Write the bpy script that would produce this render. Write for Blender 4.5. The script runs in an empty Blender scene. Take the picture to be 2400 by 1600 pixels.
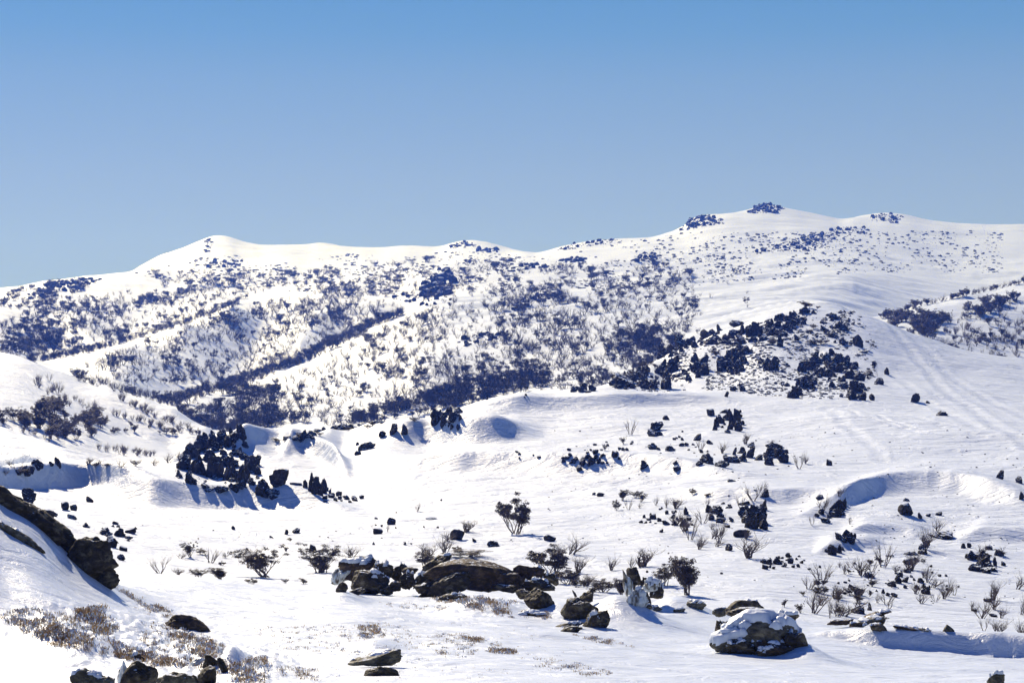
import bpy, math, random
import numpy as np
from math import radians, sin, cos, pi

# ------------------------------------------------------------------ camera, sky, sun, exposure
scn = bpy.context.scene
COL = scn.collection
PW, PH, FOC, HOR = 2400.0, 1600.0, 4500.0, 900.0      # photograph size, focal length and horizon row in its pixels
cd = bpy.data.cameras.new('camera')
cam = bpy.data.objects.new('camera', cd); COL.objects.link(cam)
cam.location = (0, 0, 0); cam.rotation_euler = (pi/2, 0, 0)
cd.sensor_width = 36; cd.lens = 36*FOC/PW; cd.shift_y = (HOR-PH/2)/PW
cd.clip_start = 0.5; cd.clip_end = 30000
scn.camera = cam

SUN_EL, SUN_AZ = 37.0, -24.0      # azimuth from the view direction, negative = to the west side
w = bpy.data.worlds.new('World'); scn.world = w; w.use_nodes = True
nt = w.node_tree; nt.nodes.clear()
sky = nt.nodes.new('ShaderNodeTexSky'); sky.sky_type = 'NISHITA'; sky.sun_disc = False
sky.sun_elevation = radians(SUN_EL); sky.sun_rotation = radians(SUN_AZ)
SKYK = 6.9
sky.altitude = 1900; sky.air_density = 1.0; sky.dust_density = 0.1; sky.ozone_density = 5.0
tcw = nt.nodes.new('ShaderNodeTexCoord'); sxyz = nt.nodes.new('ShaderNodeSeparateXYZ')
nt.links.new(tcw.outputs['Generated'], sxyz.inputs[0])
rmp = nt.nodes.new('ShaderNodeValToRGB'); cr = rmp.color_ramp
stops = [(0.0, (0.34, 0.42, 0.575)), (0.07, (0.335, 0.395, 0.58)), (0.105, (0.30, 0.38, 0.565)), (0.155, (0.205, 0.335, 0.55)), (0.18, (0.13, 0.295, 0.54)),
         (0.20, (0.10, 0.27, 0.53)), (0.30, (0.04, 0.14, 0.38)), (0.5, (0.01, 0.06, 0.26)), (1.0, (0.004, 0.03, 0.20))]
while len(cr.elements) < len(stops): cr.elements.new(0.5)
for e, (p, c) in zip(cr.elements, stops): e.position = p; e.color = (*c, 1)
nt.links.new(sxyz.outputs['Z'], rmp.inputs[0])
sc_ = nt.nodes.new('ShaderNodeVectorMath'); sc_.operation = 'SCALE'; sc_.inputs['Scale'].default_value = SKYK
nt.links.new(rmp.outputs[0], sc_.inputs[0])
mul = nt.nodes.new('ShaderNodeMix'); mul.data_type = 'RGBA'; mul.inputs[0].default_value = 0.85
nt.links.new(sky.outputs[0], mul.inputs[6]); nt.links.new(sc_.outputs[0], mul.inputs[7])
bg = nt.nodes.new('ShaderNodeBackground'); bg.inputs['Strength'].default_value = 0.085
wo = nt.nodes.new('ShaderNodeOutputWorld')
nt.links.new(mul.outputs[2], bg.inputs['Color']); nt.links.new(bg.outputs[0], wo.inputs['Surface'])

sl = bpy.data.lights.new('sun', 'SUN'); sl.energy = 4.7; sl.angle = radians(0.53); sl.color = (1.0, 0.875, 0.75)
sun = bpy.data.objects.new('sun', sl); COL.objects.link(sun)
from mathutils import Vector
sdir = Vector((sin(radians(SUN_AZ))*cos(radians(SUN_EL)), cos(radians(SUN_AZ))*cos(radians(SUN_EL)), sin(radians(SUN_EL))))
sun.rotation_euler = sdir.to_track_quat('Z', 'Y').to_euler(); sun.location = (0, 0, 300)

scn.view_settings.view_transform = 'Standard'; scn.view_settings.look = 'None'
scn.view_settings.exposure = 0.57; scn.view_settings.gamma = 1.0; scn.view_settings.use_curve_mapping = False
scn.render.engine = 'CYCLES'
scn.cycles.max_bounces = 5; scn.cycles.diffuse_bounces = 1; scn.cycles.volume_bounces = 0
try:
    scn.cycles.use_denoising = True; scn.cycles.denoiser = 'OPENIMAGEDENOISE'
except Exception: pass
R = np.random.default_rng(7); random.seed(7)

# ------------------------------------------------------------------ noise
def _h(ix, iy, iz, s):
    n = (ix*374761393 + iy*668265263 + iz*2147483647 + s*1274126177) & 0xffffffff
    n = ((n ^ (n >> 13))*1274126177) & 0xffffffff
    return ((n ^ (n >> 16)) & 0xffff)/32767.5 - 1.0
def vnoise(x, y, z=None, s=0):
    x = np.asarray(x, float); y = np.asarray(y, float)
    z = np.zeros_like(x) if z is None else np.asarray(z, float)
    fx, fy, fz = np.floor(x), np.floor(y), np.floor(z)
    ix, iy, iz = fx.astype(np.int64), fy.astype(np.int64), fz.astype(np.int64)
    q = lambda t: t*t*t*(t*(t*6-15)+10)
    u, v, w_ = q(x-fx), q(y-fy), q(z-fz)
    def L(a, b, t): return a+(b-a)*t
    def pl(k):
        return L(L(_h(ix, iy, iz+k, s), _h(ix+1, iy, iz+k, s), u), L(_h(ix, iy+1, iz+k, s), _h(ix+1, iy+1, iz+k, s), u), v)
    if not np.any(z): return pl(0)
    return L(pl(0), pl(1), w_)
def fbm(x, y, z=None, o=4, s=0, g=0.5):
    a, t, f, m = 1.0, 0.0, 1.0, 0.0
    for i in range(o):
        t = t + a*vnoise(x*f+17.3*i, y*f-9.1*i, None if z is None else z*f+4.7*i, s+i*31); m += a; a *= g; f *= 2.03
    return t/m
def sstep(a, b, x):
    t = np.clip((x-a)/(b-a), 0, 1); return t*t*(3-2*t)

# ------------------------------------------------------------------ terrain: heights measured at survey points, interpolated between
S = []
def row(Y, pts):
    for p in pts: S.append((p[0], p[1], Y))
def crest(pts, back=0.06, drop=14):
    for (px, py, Y) in pts:
        S.append((px, py, Y))
        if back: S.append((px, py+drop, Y*(1+back)))
PX = [-600, -300, 0, 200, 400, 600, 800, 1000, 1200, 1400, 1600, 1800, 2000, 2200, 2400, 2700, 3000]
def full(Y, ys): row(Y, list(zip(PX, ys)))
XR = [-900, 0, 800, 1600, 2400, 3300]
row(2.0, [(x, 4700) for x in XR]); row(4.0, [(x, 3050) for x in XR]); row(8.0, [(x, 2150) for x in XR]); row(15.0, [(x, 1770) for x in XR])
row(30, [(x, 1600) for x in (-600, -300, 0, 150, 270, 400, 600, 800, 1000, 1200, 1400, 1600, 1800, 2000, 2200, 2400, 2700, 3000)])
for px, l in {-300: [(1460, 36), (1330, 40), (1200, 44), (1060, 47)], 0: [(1500, 36), (1400, 40), (1300, 44), (1205, 47)],
              80: [(1500, 36), (1400, 41), (1310, 45), (1245, 47.5)], 160: [(1500, 36), (1415, 42), (1335, 47)],
              270: [(1500, 38), (1425, 45)], 400: [(1500, 41), (1420, 52)], 600: [(1500, 42), (1430, 54)],
              800: [(1500, 42), (1440, 52)], 1000: [(1510, 41), (1450, 54)], 1200: [(1520, 41), (1460, 53)], 1400: [(1535, 41), (1480, 52)],
              1600: [(1545, 42), (1490, 54)], 1750: [(1552, 42), (1510, 52)], 1900: [(1560, 42), (1510, 55)], 2100: [(1570, 44), (1530, 55)],
              2400: [(1580, 45), (1548, 55)], 2700: [(1590, 45), (1565, 55)]}.items():
    for py, Y in l: S.append((px, py, Y))
crest([(-300, 960, 50), (-100, 1085, 50), (0, 1150, 50), (80, 1203, 50), (160, 1270, 50.5)], 0.22, 150)
crest([(240, 1350, 53)], 0.2, 25)
crest([(330, 1352, 72), (450, 1352, 74), (600, 1372, 75), (800, 1388, 70), (1000, 1398, 67), (1200, 1415, 66), (1400, 1428, 68),
       (1600, 1432, 70), (1800, 1448, 70), (1900, 1462, 68), (2000, 1476, 66), (2100, 1488, 64), (2400, 1518, 63), (2700, 1545, 62)], 0.22, 14)
full(100, [1330, 1330, 1320, 1345, 1365, 1387, 1400, 1410, 1425, 1443, 1450, 1462, 1485, 1505, 1522, 1545, 1560])
full(120, [1260, 1260, 1250, 1290, 1322, 1347, 1357, 1362, 1377, 1388, 1392, 1402, 1422, 1440, 1455, 1470, 1480])
full(145, [1200, 1200, 1195, 1238, 1270, 1297, 1303, 1303, 1307, 1315, 1312, 1318, 1333, 1345, 1355, 1365, 1370])
full(175, [1150, 1150, 1162, 1192, 1214, 1232, 1238, 1232, 1228, 1230, 1222, 1218, 1224, 1235, 1242, 1250, 1255])
full(205, [1118, 1118, 1128, 1148, 1165, 1180, 1183, 1170, 1158, 1150, 1142, 1132, 1132, 1135, 1140, 1145, 1150])
crest([(-600, 1118, 235), (-300, 1112, 235), (0, 1108, 238), (60, 1094, 242), (130, 1082, 246), (205, 1084, 248), (310, 1088, 248), (410, 1084, 250)], 0.12, 60)
row(236, [(500, 1118), (600, 1118), (800, 1118), (1000, 1105), (1200, 1097), (1400, 1090), (1600, 1080), (1800, 1070), (2000, 1062), (2200, 1060), (2400, 1060), (2700, 1060), (3000, 1060)])
crest([(460, 1064, 256), (510, 1036, 266), (560, 1012, 280), (620, 1015, 286), (715, 1025, 288), (775, 1008, 292), (870, 988, 297), (970, 986, 302),
       (1020, 978, 310), (1080, 957, 320), (1145, 937, 330), (1225, 917, 345), (1330, 909, 355), (1410, 903, 365), (1480, 874, 385), (1530, 848, 398),
       (1580, 817, 410), (1680, 776, 425), (1785, 741, 436), (1890, 722, 440), (1990, 732, 442), (2040, 741, 446), (2090, 761, 452), (2195, 801, 462),
       (2300, 832, 472), (2400, 848, 480), (2700, 900, 490), (3000, 940, 495)], 0.12, 60)
row(280, [(800, 1050), (1000, 1030), (1200, 1002), (1400, 1000), (1600, 1002), (1800, 1000), (2000, 985), (2200, 990), (2400, 1000), (2700, 1010), (3000, 1015)])
row(330, [(1300, 937), (1500, 930), (1700, 926), (1900, 918), (2100, 925), (2250, 935), (2400, 945), (2700, 965), (3000, 985)])
row(380, [(1560, 880), (1700, 855), (1900, 832), (2100, 850), (2250, 880), (2400, 900), (2700, 940), (3000, 965)])
# low shoulder and left hill
row(300, [(-300, 1060), (0, 1075), (150, 1085), (300, 1110)])
crest([(-600, 900, 340), (-300, 950, 340), (0, 1001, 338), (100, 1031, 338), (200, 1064, 336), (290, 1090, 330)], 0.10, 22)
row(400, [(-300, 900), (0, 965), (100, 1000), (200, 1035), (300, 1065), (400, 1080), (500, 1090)])
row(455, [(-300, 845), (0, 900), (100, 935), (200, 975), (300, 1010), (400, 1040), (500, 1060)])
crest([(-600, 740, 545), (-300, 770, 545), (0, 824, 542), (60, 838, 538), (150, 873, 532), (255, 904, 522), (340, 932, 512), (410, 958, 502), (490, 1003, 482)], 0.10, 30)
row(520, [(700, 1075), (900, 1055), (1100, 1020), (1300, 990), (1500, 940), (1700, 900), (1900, 850)])
row(640, [(-300, 850), (0, 880), (150, 915), (255, 950), (340, 975), (410, 985), (490, 1005), (600, 1010), (700, 1003), (850, 1000), (1000, 985), (1200, 935), (1400, 900), (1600, 870), (1800, 830), (1950, 810)])
# right hill
row(640, [(2060, 800), (2200, 810), (2400, 850), (2700, 900)]); row(720, [(2060, 765), (2150, 755), (2250, 760), (2400, 770), (2700, 780)])
crest([(2060, 746, 780), (2150, 716, 800), (2250, 694, 820), (2400, 660, 850), (2700, 590, 900), (3000, 540, 930)], 0.09, 45)
row(1000, [(2150, 745), (2250, 750), (2400, 745), (2700, 700)])
# far spurs
crest([(400, 941, 730), (470, 922, 760), (560, 896, 810), (700, 846, 890), (800, 796, 950), (940, 737, 1020), (1000, 706, 1060)], 0.05, 10)
row(720, [(560, 955), (700, 940), (850, 910), (1000, 870)])
row(800, [(0, 838), (100, 862), (200, 866), (300, 870), (850, 862), (1000, 820), (1200, 800), (1400, 785), (1600, 765), (1800, 735), (1950, 725)])
crest([(100, 846, 850), (200, 823, 900), (300, 797, 950), (430, 757, 1020), (550, 714, 1110)], 0.05, 8)
row(950, [(-300, 790), (0, 790), (560, 855), (700, 815)])
row(1050, [(-300, 740), (0, 740), (200, 765), (600, 790), (750, 755), (900, 740), (1150, 700), (1400, 685), (1600, 680), (1800, 670), (2000, 670)])
row(1250, [(-300, 700), (0, 695), (200, 705), (400, 720), (600, 720), (800, 690), (1000, 660), (1200, 645), (1400, 635), (1600, 625), (1800, 620), (2000, 625), (2200, 660), (2400, 670), (2700, 660)])
crest([(-600, 700, 1500), (-300, 690, 1500), (0, 673, 1450), (100, 660, 1500), (200, 648, 1550), (265, 641, 1600), (320, 630, 1700)], 0.1, 25)
row(1550, [(400, 650), (500, 650), (600, 645), (800, 635), (1000, 620), (1200, 610), (1400, 590), (1600, 570), (1800, 555), (2000, 560), (2200, 590), (2400, 600), (2700, 600)])
row(2000, [(400, 622), (500, 605), (600, 600), (800, 602), (1000, 592)])
SKY = [(330, 624, 2200), (375, 600, 2350), (430, 580, 2450), (460, 567, 2500), (495, 553, 2550), (530, 552, 2600), (570, 566, 2600), (612, 574, 2600), (715, 573, 2600),
       (755, 568, 2600), (815, 578, 2550), (890, 580, 2500), (950, 575, 2450), (1030, 578, 2400), (1070, 566, 2350), (1103, 562, 2300), (1143, 567, 2250), (1195, 582, 2150),
       (1260, 594, 2000), (1316, 577, 1900), (1378, 565, 1850), (1450, 559, 1850), (1530, 556, 1850), (1592, 536, 1850), (1622, 512, 1850), (1653, 503, 1850), (1694, 501, 1850),
       (1735, 496, 1880), (1775, 485, 1900), (1798, 478, 1900), (1836, 486, 1900), (1908, 500, 1950), (1974, 514, 2000), (2020, 505, 2050), (2071, 498, 2100), (2122, 502, 2100),
       (2173, 515, 2100), (2245, 523, 2150), (2326, 526, 2150), (2400, 525, 2150), (2700, 530, 2150), (3000, 535, 2150)]
crest(SKY, 0.1, 30)
row(3200, [(x, 720) for x in (-900, -300, 300, 900, 1500, 2100, 2700, 3300)]); row(4500, [(x, 800) for x in (-900, 0, 900, 1800, 2700, 3300)])

S = np.array(S, float); KX, KY = 1/330.0, 2.6
P = np.stack([(S[:, 0]-1200)*KX, np.log(S[:, 2])*KY], 1)
def kern(a, b):
    d2 = (a[:, None, 0]-b[None, :, 0])**2+(a[:, None, 1]-b[None, :, 1])**2
    return 0.5*d2*np.log(d2+1e-9)*0.35 - np.sqrt(d2)*0 + d2**0.5*(-1.0)*0
def kern(a, b):
    d2 = (a[:, None, 0]-b[None, :, 0])**2+(a[:, None, 1]-b[None, :, 1])**2
    return (d2+0.0004)**0.75
_n = len(P); A = np.zeros((_n+3, _n+3)); A[:_n, :_n] = kern(P, P)+np.eye(_n)*1e-4
A[:_n, _n] = 1; A[:_n, _n+1:] = P; A[_n:, :_n] = A[:_n, _n:].T
WT = np.linalg.solve(A, np.concatenate([S[:, 1], np.zeros(3)]))
def base_py(px, Y):
    q = np.stack([(np.ravel(px)-1200)*KX, np.log(np.ravel(Y))*KY], 1); out = np.empty(len(q))
    for i in range(0, len(q), 20000):
        b = q[i:i+20000]; out[i:i+20000] = kern(b, P)@WT[:_n]+WT[_n]+b@WT[_n+1:]
    return out.reshape(np.shape(px))

cols = np.concatenate([np.linspace(-1500, -60, 40), np.arange(-48, 2449, 4.0), np.linspace(2460, 3900, 40)])
rows = np.concatenate([np.geomspace(2, 14, 12, endpoint=False), np.geomspace(14, 28, 25, endpoint=False), np.linspace(28, 80, 260, endpoint=False),
                       np.linspace(80, 110, 20, endpoint=False), np.linspace(110, 320, 330, endpoint=False), np.linspace(320, 500, 170, endpoint=False),
                       np.geomspace(500, 620, 30, endpoint=False), np.geomspace(620, 1200, 130, endpoint=False), np.geomspace(1200, 2700, 120, endpoint=False), np.geomspace(2700, 5200, 20)])
ROW_A, ROW_B = int(np.searchsorted(rows, 95)), int(np.searchsorted(rows, 560))
CX, RY = np.meshgrid(cols, rows, indexing='ij')
BPY = base_py(CX, RY)
WX = (CX-1200)/FOC*RY
WZ = -(BPY-HOR)/FOC*RY

def to_col(px): return np.interp(px, cols, np.arange(len(cols)))
def hit_grid(TP, px, py, y0, y1, crest_ok=True):
    c = float(to_col(px)); i = int(min(max(c, 0), len(cols)-2)); f = c-i
    a, b = int(np.searchsorted(rows, y0)), int(np.searchsorted(rows, y1))
    t = TP[i, a:b]*(1-f)+TP[i+1, a:b]*f
    k = np.nonzero(t <= py)[0]
    if len(k) == 0:
        if not crest_ok: return None
        j = int(np.argmin(t)); return rows[a+j]
    j = int(k[0])
    if j == 0: return rows[a]
    g = (t[j-1]-py)/max(t[j-1]-t[j], 1e-6)
    return rows[a+j-1]+(rows[a+j]-rows[a+j-1])*g

# wind-packed drifts: a lip with a steep face on the near side
def drift(pts, h, front, back, y0, y1):
    global WZ
    front = front*0.62
    px = np.array([p[0] for p in pts], float)
    cc = cols[(cols > px[0]) & (cols < px[-1])]; ci = np.nonzero((cols > px[0]) & (cols < px[-1]))[0]
    pyi = np.interp(cc, px, [p[1] for p in pts])
    k = max(3, int(len(cc)*0.12)) | 1
    pyi = np.convolve(np.pad(pyi, k//2, mode='edge'), np.ones(k)/k, mode='valid')
    yc = np.array([hit_grid(BPY, a, b, y0, y1) for a, b in zip(cc, pyi)])
    k = max(5, int(len(cc)*0.2)) | 1; yc = np.convolve(np.pad(yc, k//2, mode='reflect', reflect_type='odd'), np.ones(k)/k, mode='valid')
    tt = (cc-px[0])/(px[-1]-px[0]); env = sstep(0, 0.3, tt)*(1-sstep(0.7, 1, tt))
    yc = yc + fbm(cc/110., cc*0+y0, o=2, s=5)*front*0.35
    X = WX[ci]; Yg = RY[ci]; s = Yg-yc[:, None]
    fr = front*(1.35-0.35*env[:, None])*(1+0.3*fbm(X/13., Yg/40., o=2, s=11))
    t = np.clip(1+s/fr, 0, 1)
    prof = np.where(s < 0, t*t*(1.7-0.7*t), np.exp(-(s/back)**2*1.2))
    WZ[ci] += h*env[:, None]*prof
drift([(-260, 1095), (-100, 1102), (0, 1108), (50, 1114), (90, 1120), (160, 1140)], 1.6, 2.8, 10, 110, 235)
drift([(-260, 1150), (0, 1148), (60, 1143), (130, 1138), (200, 1143), (270, 1158), (420, 1180)], 2.3, 4.6, 18, 110, 235)
drift([(140, 1145), (250, 1158), (350, 1178), (450, 1186), (600, 1186), (760, 1200), (880, 1210)], 2.4, 9.5, 14, 110, 235)
drift([(370, 1085), (430, 1062), (500, 1048), (570, 1052), (640, 1072)], 1.3, 5.0, 12, 200, 262)
drift([(530, 1070), (580, 1050), (630, 1036), (680, 1050), (710, 1075)], 1.6, 7.5, 12, 200, 278)
drift([(650, 1068), (690, 1052), (740, 1068), (790, 1096), (830, 1110)], 2.4, 9.5, 12, 180, 278)
drift([(700, 1100), (820, 1104), (950, 1106), (1100, 1104), (1300, 1106), (1500, 1106), (1700, 1120), (1850, 1140)], 2.0, 9.0, 16, 180, 280)
drift([(1040, 976), (1110, 962), (1180, 960), (1300, 958), (1430, 955), (1600, 950), (1780, 945)], 1.9, 11, 18, 250, 340)
drift([(850, 1022), (930, 1026), (990, 1030), (1060, 1030), (1150, 1022), (1280, 1012)], 3.2, 10, 14, 230, 300)
drift([(1840, 1230), (1960, 1192), (2050, 1152), (2130, 1136), (2230, 1142), (2340, 1176), (2500, 1200)], 1.8, 10.5, 14, 160, 260)
drift([(1960, 1262), (2020, 1252), (2100, 1250), (2200, 1256)], 0.6, 3.5, 9, 140, 200)
drift([(1900, 1300), (1980, 1288), (2080, 1285)], 0.6, 3.5, 9, 130, 200)
drift([(2220, 1268), (2300, 1255), (2400, 1262), (2560, 1270)], 0.9, 4.5, 9, 130, 200)
drift([(1560, 1160), (1750, 1180), (1900, 1175), (2000, 1185)], 1.0, 8, 9, 130, 230)
# foreground drift wall and mounds
def wall(pts, h, front, back):
    global WZ
    px = np.array([p[0] for p in pts], float); Yc = np.array([p[1] for p in pts], float)
    ci = np.nonzero((cols > px[0]) & (cols < px[-1]))[0]; cc = cols[ci]
    yc = np.interp(cc, px, Yc)+fbm(cc/150., cc*0, o=2, s=9)*0.7
    hh = np.interp(cc, px, h)*(1+0.2*fbm(cc/160., cc*0+3, o=3, s=19)); s = RY[ci]-yc[:, None]
    fr = 0.5*front*(0.6+hh[:, None])
    prof = np.where(s < 0, sstep(-1, 0, s/fr), 1-sstep(0, back, s))
    rough = 0.035*fbm(WX[ci]*2.2, RY[ci]*5, o=4, s=3)*np.where((s < 0.1) & (s > -fr-0.6), 1, 0.0)
    WZ[ci] += hh[:, None]*prof+rough*(hh[:, None] > 0.1)
wall([(1860, 58), (1960, 57.6), (2060, 57.2), (2200, 57), (2400, 56.5), (2700, 56)], [0.0, 0.3, 0.5, 0.62, 0.74, 0.8], 1.0, 9)
def mound(px, Y, wpx, dy, h, skew=0.0):
    global WZ
    rx = wpx*Y/FOC; x0 = (px-1200)/FOC*Y
    dx = (WX-x0)/rx; dd = (RY-Y)/dy
    dd = np.where(dd < 0, dd*1.0, dd*0.45)
    WZ += h*np.exp(-(dx*dx+dd*dd)*1.4)
mound(1445, 57, 90, 1.8, 0.75); mound(1540, 56.5, 110, 2.4, 0.3); mound(1590, 67, 90, 2.2, 0.6); mound(1310, 58, 70, 1.6, 0.4)
mound(540, 33.5, 45, 0.8, 0.35); mound(1130, 58, 110, 2.2, 0.35); mound(800, 60, 60, 1.6, 0.3); mound(1800, 46, 150, 2.5, 0.25)
mound(1900, 44.5, 70, 1.4, 0.3); mound(130, 36, 90, 1.3, 0.25); mound(190, 34, 60, 1.2, 0.25); mound(880, 39, 60, 1.5, 0.2)
def groove(pts, y0, y1, wd, dep, seed):
    global WZ
    Y = np.array([hit_grid(BPY, a, b, y0, y1) for a, b in pts]); X = np.array([(p[0]-1200)/FOC*y for p, y in zip(pts, Y)])
    t = np.linspace(0, len(pts)-1, 60); X = np.interp(t, range(len(pts)), X)+fbm(t*2, t*0+seed, o=2, s=seed)*1.6; Y = np.interp(t, range(len(pts)), Y)+fbm(t*2, t*0+seed+9, o=2, s=seed)*1.6
    ci = np.nonzero((cols > min(p[0] for p in pts)-30) & (cols < max(p[0] for p in pts)+30))[0]; ri = np.nonzero((rows > Y.min()-5) & (rows < Y.max()+5))[0]
    gx, gy = WX[np.ix_(ci, ri)], RY[np.ix_(ci, ri)]; d2 = np.full(gx.shape, 1e9)
    for i in range(59):
        ax, ay, bx, by = X[i], Y[i], X[i+1]-X[i], Y[i+1]-Y[i]; u = np.clip(((gx-ax)*bx+(gy-ay)*by)/(bx*bx+by*by+1e-9), 0, 1)
        d2 = np.minimum(d2, (gx-ax-u*bx)**2+(gy-ay-u*by)**2)
    q = np.sqrt(d2)/(wd*0.8); WZ[np.ix_(ci, ri)] += 0.22*dep*(0.6*np.exp(-(q-1.7)**2*2)-np.exp(-q*q))*(1+0.6*fbm(gx, gy, o=2, s=seed+3))
groove([(1990, 962), (2040, 975), (2100, 1000), (2180, 1018)], 220, 420, 0.7, 0.45, 201); groove([(1985, 968), (2060, 992), (2130, 1012), (2200, 1024)], 220, 420, 0.6, 0.35, 202)
groove([(1940, 955), (1960, 985), (2010, 1020), (2060, 1080)], 200, 420, 1.0, 0.3, 203); groove([(1880, 950), (1980, 952), (2100, 965), (2260, 1010)], 240, 420, 1.0, 0.35, 204)
groove([(2060, 740), (2150, 850), (2260, 950), (2420, 1050)], 240, 460, 1.3, 0.5, 205); groove([(2120, 780), (2230, 880), (2420, 990)], 260, 470, 1.3, 0.4, 206); groove([(2020, 800), (2120, 900), (2300, 1010)], 250, 460, 1.2, 0.35, 207)
groove([(2200, 1150), (2280, 1110), (2420, 1090)], 160, 300, 0.9, 0.3, 208); groove([(880, 1085), (960, 1110), (1000, 1125)], 180, 280, 0.6, 0.3, 209); groove([(300, 1195), (350, 1215), (420, 1225)], 140, 230, 0.5, 0.3, 210)
groove([(480, 1190), (560, 1200), (640, 1215), (720, 1222)], 140, 230, 0.5, 0.3, 211); groove([(1540, 1172), (1640, 1180), (1740, 1176)], 140, 240, 0.6, 0.3, 212)
# undulation at every scale
near = 1-sstep(75, 110, RY); far = sstep(520, 700, RY); mid = (1-near)*(1-far)
WZ += near*(0.10*fbm(WX/3.2, RY/2.2, o=4, s=41)+0.045*fbm(WX/1.1, RY/0.6, o=3, s=43))
heath_m = near*np.clip(np.maximum.reduce([np.exp(-(((CX-a)/b)**2+((BPY-c)/d)**2)) for a, b, c, d in
          ((120, 150, 1465, 40), (320, 160, 1500, 60), (450, 90, 1540, 60), (600, 90, 1555, 40), (1130, 120, 1410, 30))]), 0, 1)
WZ += heath_m*0.09*np.abs(fbm(WX/0.28, RY/0.3, o=3, s=47))*2
rr = WX*cos(0.25)+RY*sin(0.25); ss_ = -WX*sin(0.25)+RY*cos(0.25)
sas = fbm(rr/7+fbm(WX/20, RY/20, o=2, s=72), ss_/2.6, o=3, s=71); smk = sstep(-0.15, 0.35, fbm(WX/30, RY/24, o=2, s=73))
WZ += mid*0.16*smk*(1-np.abs(sas)*1.8)
WZ += mid*(0.8*fbm(WX/34, RY/26, o=3, s=51)+0.22*fbm(rr/14, ss_/9.0, o=3, s=53)+0.035*fbm(rr/3.0, ss_/1.8, o=3, s=57))
a_ = radians(38); r2 = WX*cos(a_)+RY*sin(a_); s2 = -WX*sin(a_)+RY*cos(a_)
fa = sstep(620, 900, RY)
WZ += far*(3.0*fbm(WX/150, RY/120, o=3, s=61)+(0.8+0.8*fa)*fbm(r2/90, s2/34, o=3, s=63)+1.3*sstep(650, 800, RY)*(1-sstep(1300, 1700, RY))*sstep(-.2, .4, fbm(WX/130, RY/160, o=2, s=81))*(1-np.abs(fbm(r2/60, s2/15, o=3, s=82))*2.2))*(0.35+0.65*sstep(640, 760, RY))
# re-seat the skyline after the undulation
for (pts, y0, y1) in ((SKY, 1750, 2700),):
    px = np.array([p[0] for p in pts], float); pyt = np.array([p[1] for p in pts], float)
    a, b = np.searchsorted(rows, y0), np.searchsorted(rows, y1)
    PYF = HOR-WZ/RY*FOC
    cur = PYF[:, a:b].min(1); want = np.interp(cols, px, pyt)
    dlt = np.where(cols > 330, cur-want, 0)
    k = 9; dlt = np.convolve(np.pad(dlt, k//2, mode='edge'), np.ones(k)/k, mode='valid')
    WZ += (dlt[:, None]/FOC*RY)*sstep(1400, 1800, RY)*sstep(330, 420, CX)
PYF = HOR-WZ/RY*FOC
def hit(px, py, y0, y1, crest_ok=True):
    Y = hit_grid(PYF, px, py, y0, y1, crest_ok)
    if Y is None: return None
    return Vector(((px-1200)/FOC*Y, Y, ground(px, Y)))
def ground(px, Y):
    c = float(to_col(px)); i = int(min(max(c, 0), len(cols)-2)); f = min(max(c-i, 0), 1)
    r = np.interp(Y, rows, np.arange(len(rows))); j = int(min(r, len(rows)-2)); g = r-j
    z = (WZ[i, j]*(1-f)+WZ[i+1, j]*f)*(1-g)+(WZ[i, j+1]*(1-f)+WZ[i+1, j+1]*f)*g
    return float(z)
def groundxy(X, Y): return ground(1200+X/Y*FOC, Y)

# ------------------------------------------------------------------ materials
def newmat(name):
    m = bpy.data.materials.new(name); m.use_nodes = True; n = m.node_tree; n.nodes.clear()
    out = n.nodes.new('ShaderNodeOutputMaterial'); b = n.nodes.new('ShaderNodeBsdfPrincipled'); n.links.new(b.outputs[0], out.inputs[0])
    return m, n, b
def nd(n, t, **kw):
    x = n.nodes.new('ShaderNode'+t)
    for k, v in kw.items():
        if k in x.inputs: x.inputs[k].default_value = v
        else: setattr(x, k, v)
    return x
def mapping(n, scale, rot=(0, 0, 0), coord='Object'):
    tc = nd(n, 'TexCoord'); mp = nd(n, 'Mapping'); n.links.new(tc.outputs[coord], mp.inputs[0])
    mp.inputs['Scale'].default_value = scale; mp.inputs['Rotation'].default_value = rot
    return mp
SNOW = (0.66, 0.735, 0.87)
def snow_mat(name, layers, rough=0.5, spec=0.35, dirt=None):
    m, n, b = newmat(name)
    b.inputs['Roughness'].default_value = rough; b.inputs['Specular IOR Level'].default_value = spec
    last = None
    for (sc, rot, detail, strength, dist, dstn) in layers:
        mp = mapping(n, sc, (0, 0, rot)); nz = nd(n, 'TexNoise', Scale=1.0, Detail=detail, Roughness=0.6, Distortion=dstn)
        n.links.new(mp.outputs[0], nz.inputs['Vector'])
        bp = nd(n, 'Bump', Strength=strength, Distance=dist)
        n.links.new(nz.outputs['Fac'], bp.inputs['Height'])
        if last: n.links.new(last.outputs[0], bp.inputs['Normal'])
        last = bp
    if last: n.links.new(last.outputs[0], b.inputs['Normal'])
    mp = mapping(n, (0.15, 0.3, 0.3)); nz = nd(n, 'TexNoise', Scale=1.0, Detail=4.0)
    n.links.new(mp.outputs[0], nz.inputs['Vector'])
    r = nd(n, 'ValToRGB'); n.links.new(nz.outputs['Fac'], r.inputs[0])
    r.color_ramp.elements[0].position = 0.35; r.color_ramp.elements[0].color = (SNOW[0]*.94, SNOW[1]*.95, SNOW[2]*.97, 1)
    r.color_ramp.elements[1].position = 0.65; r.color_ramp.elements[1].color = (*SNOW, 1)
    n.links.new(r.outputs[0], b.inputs['Base Color'])
    return m
M = {}
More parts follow.
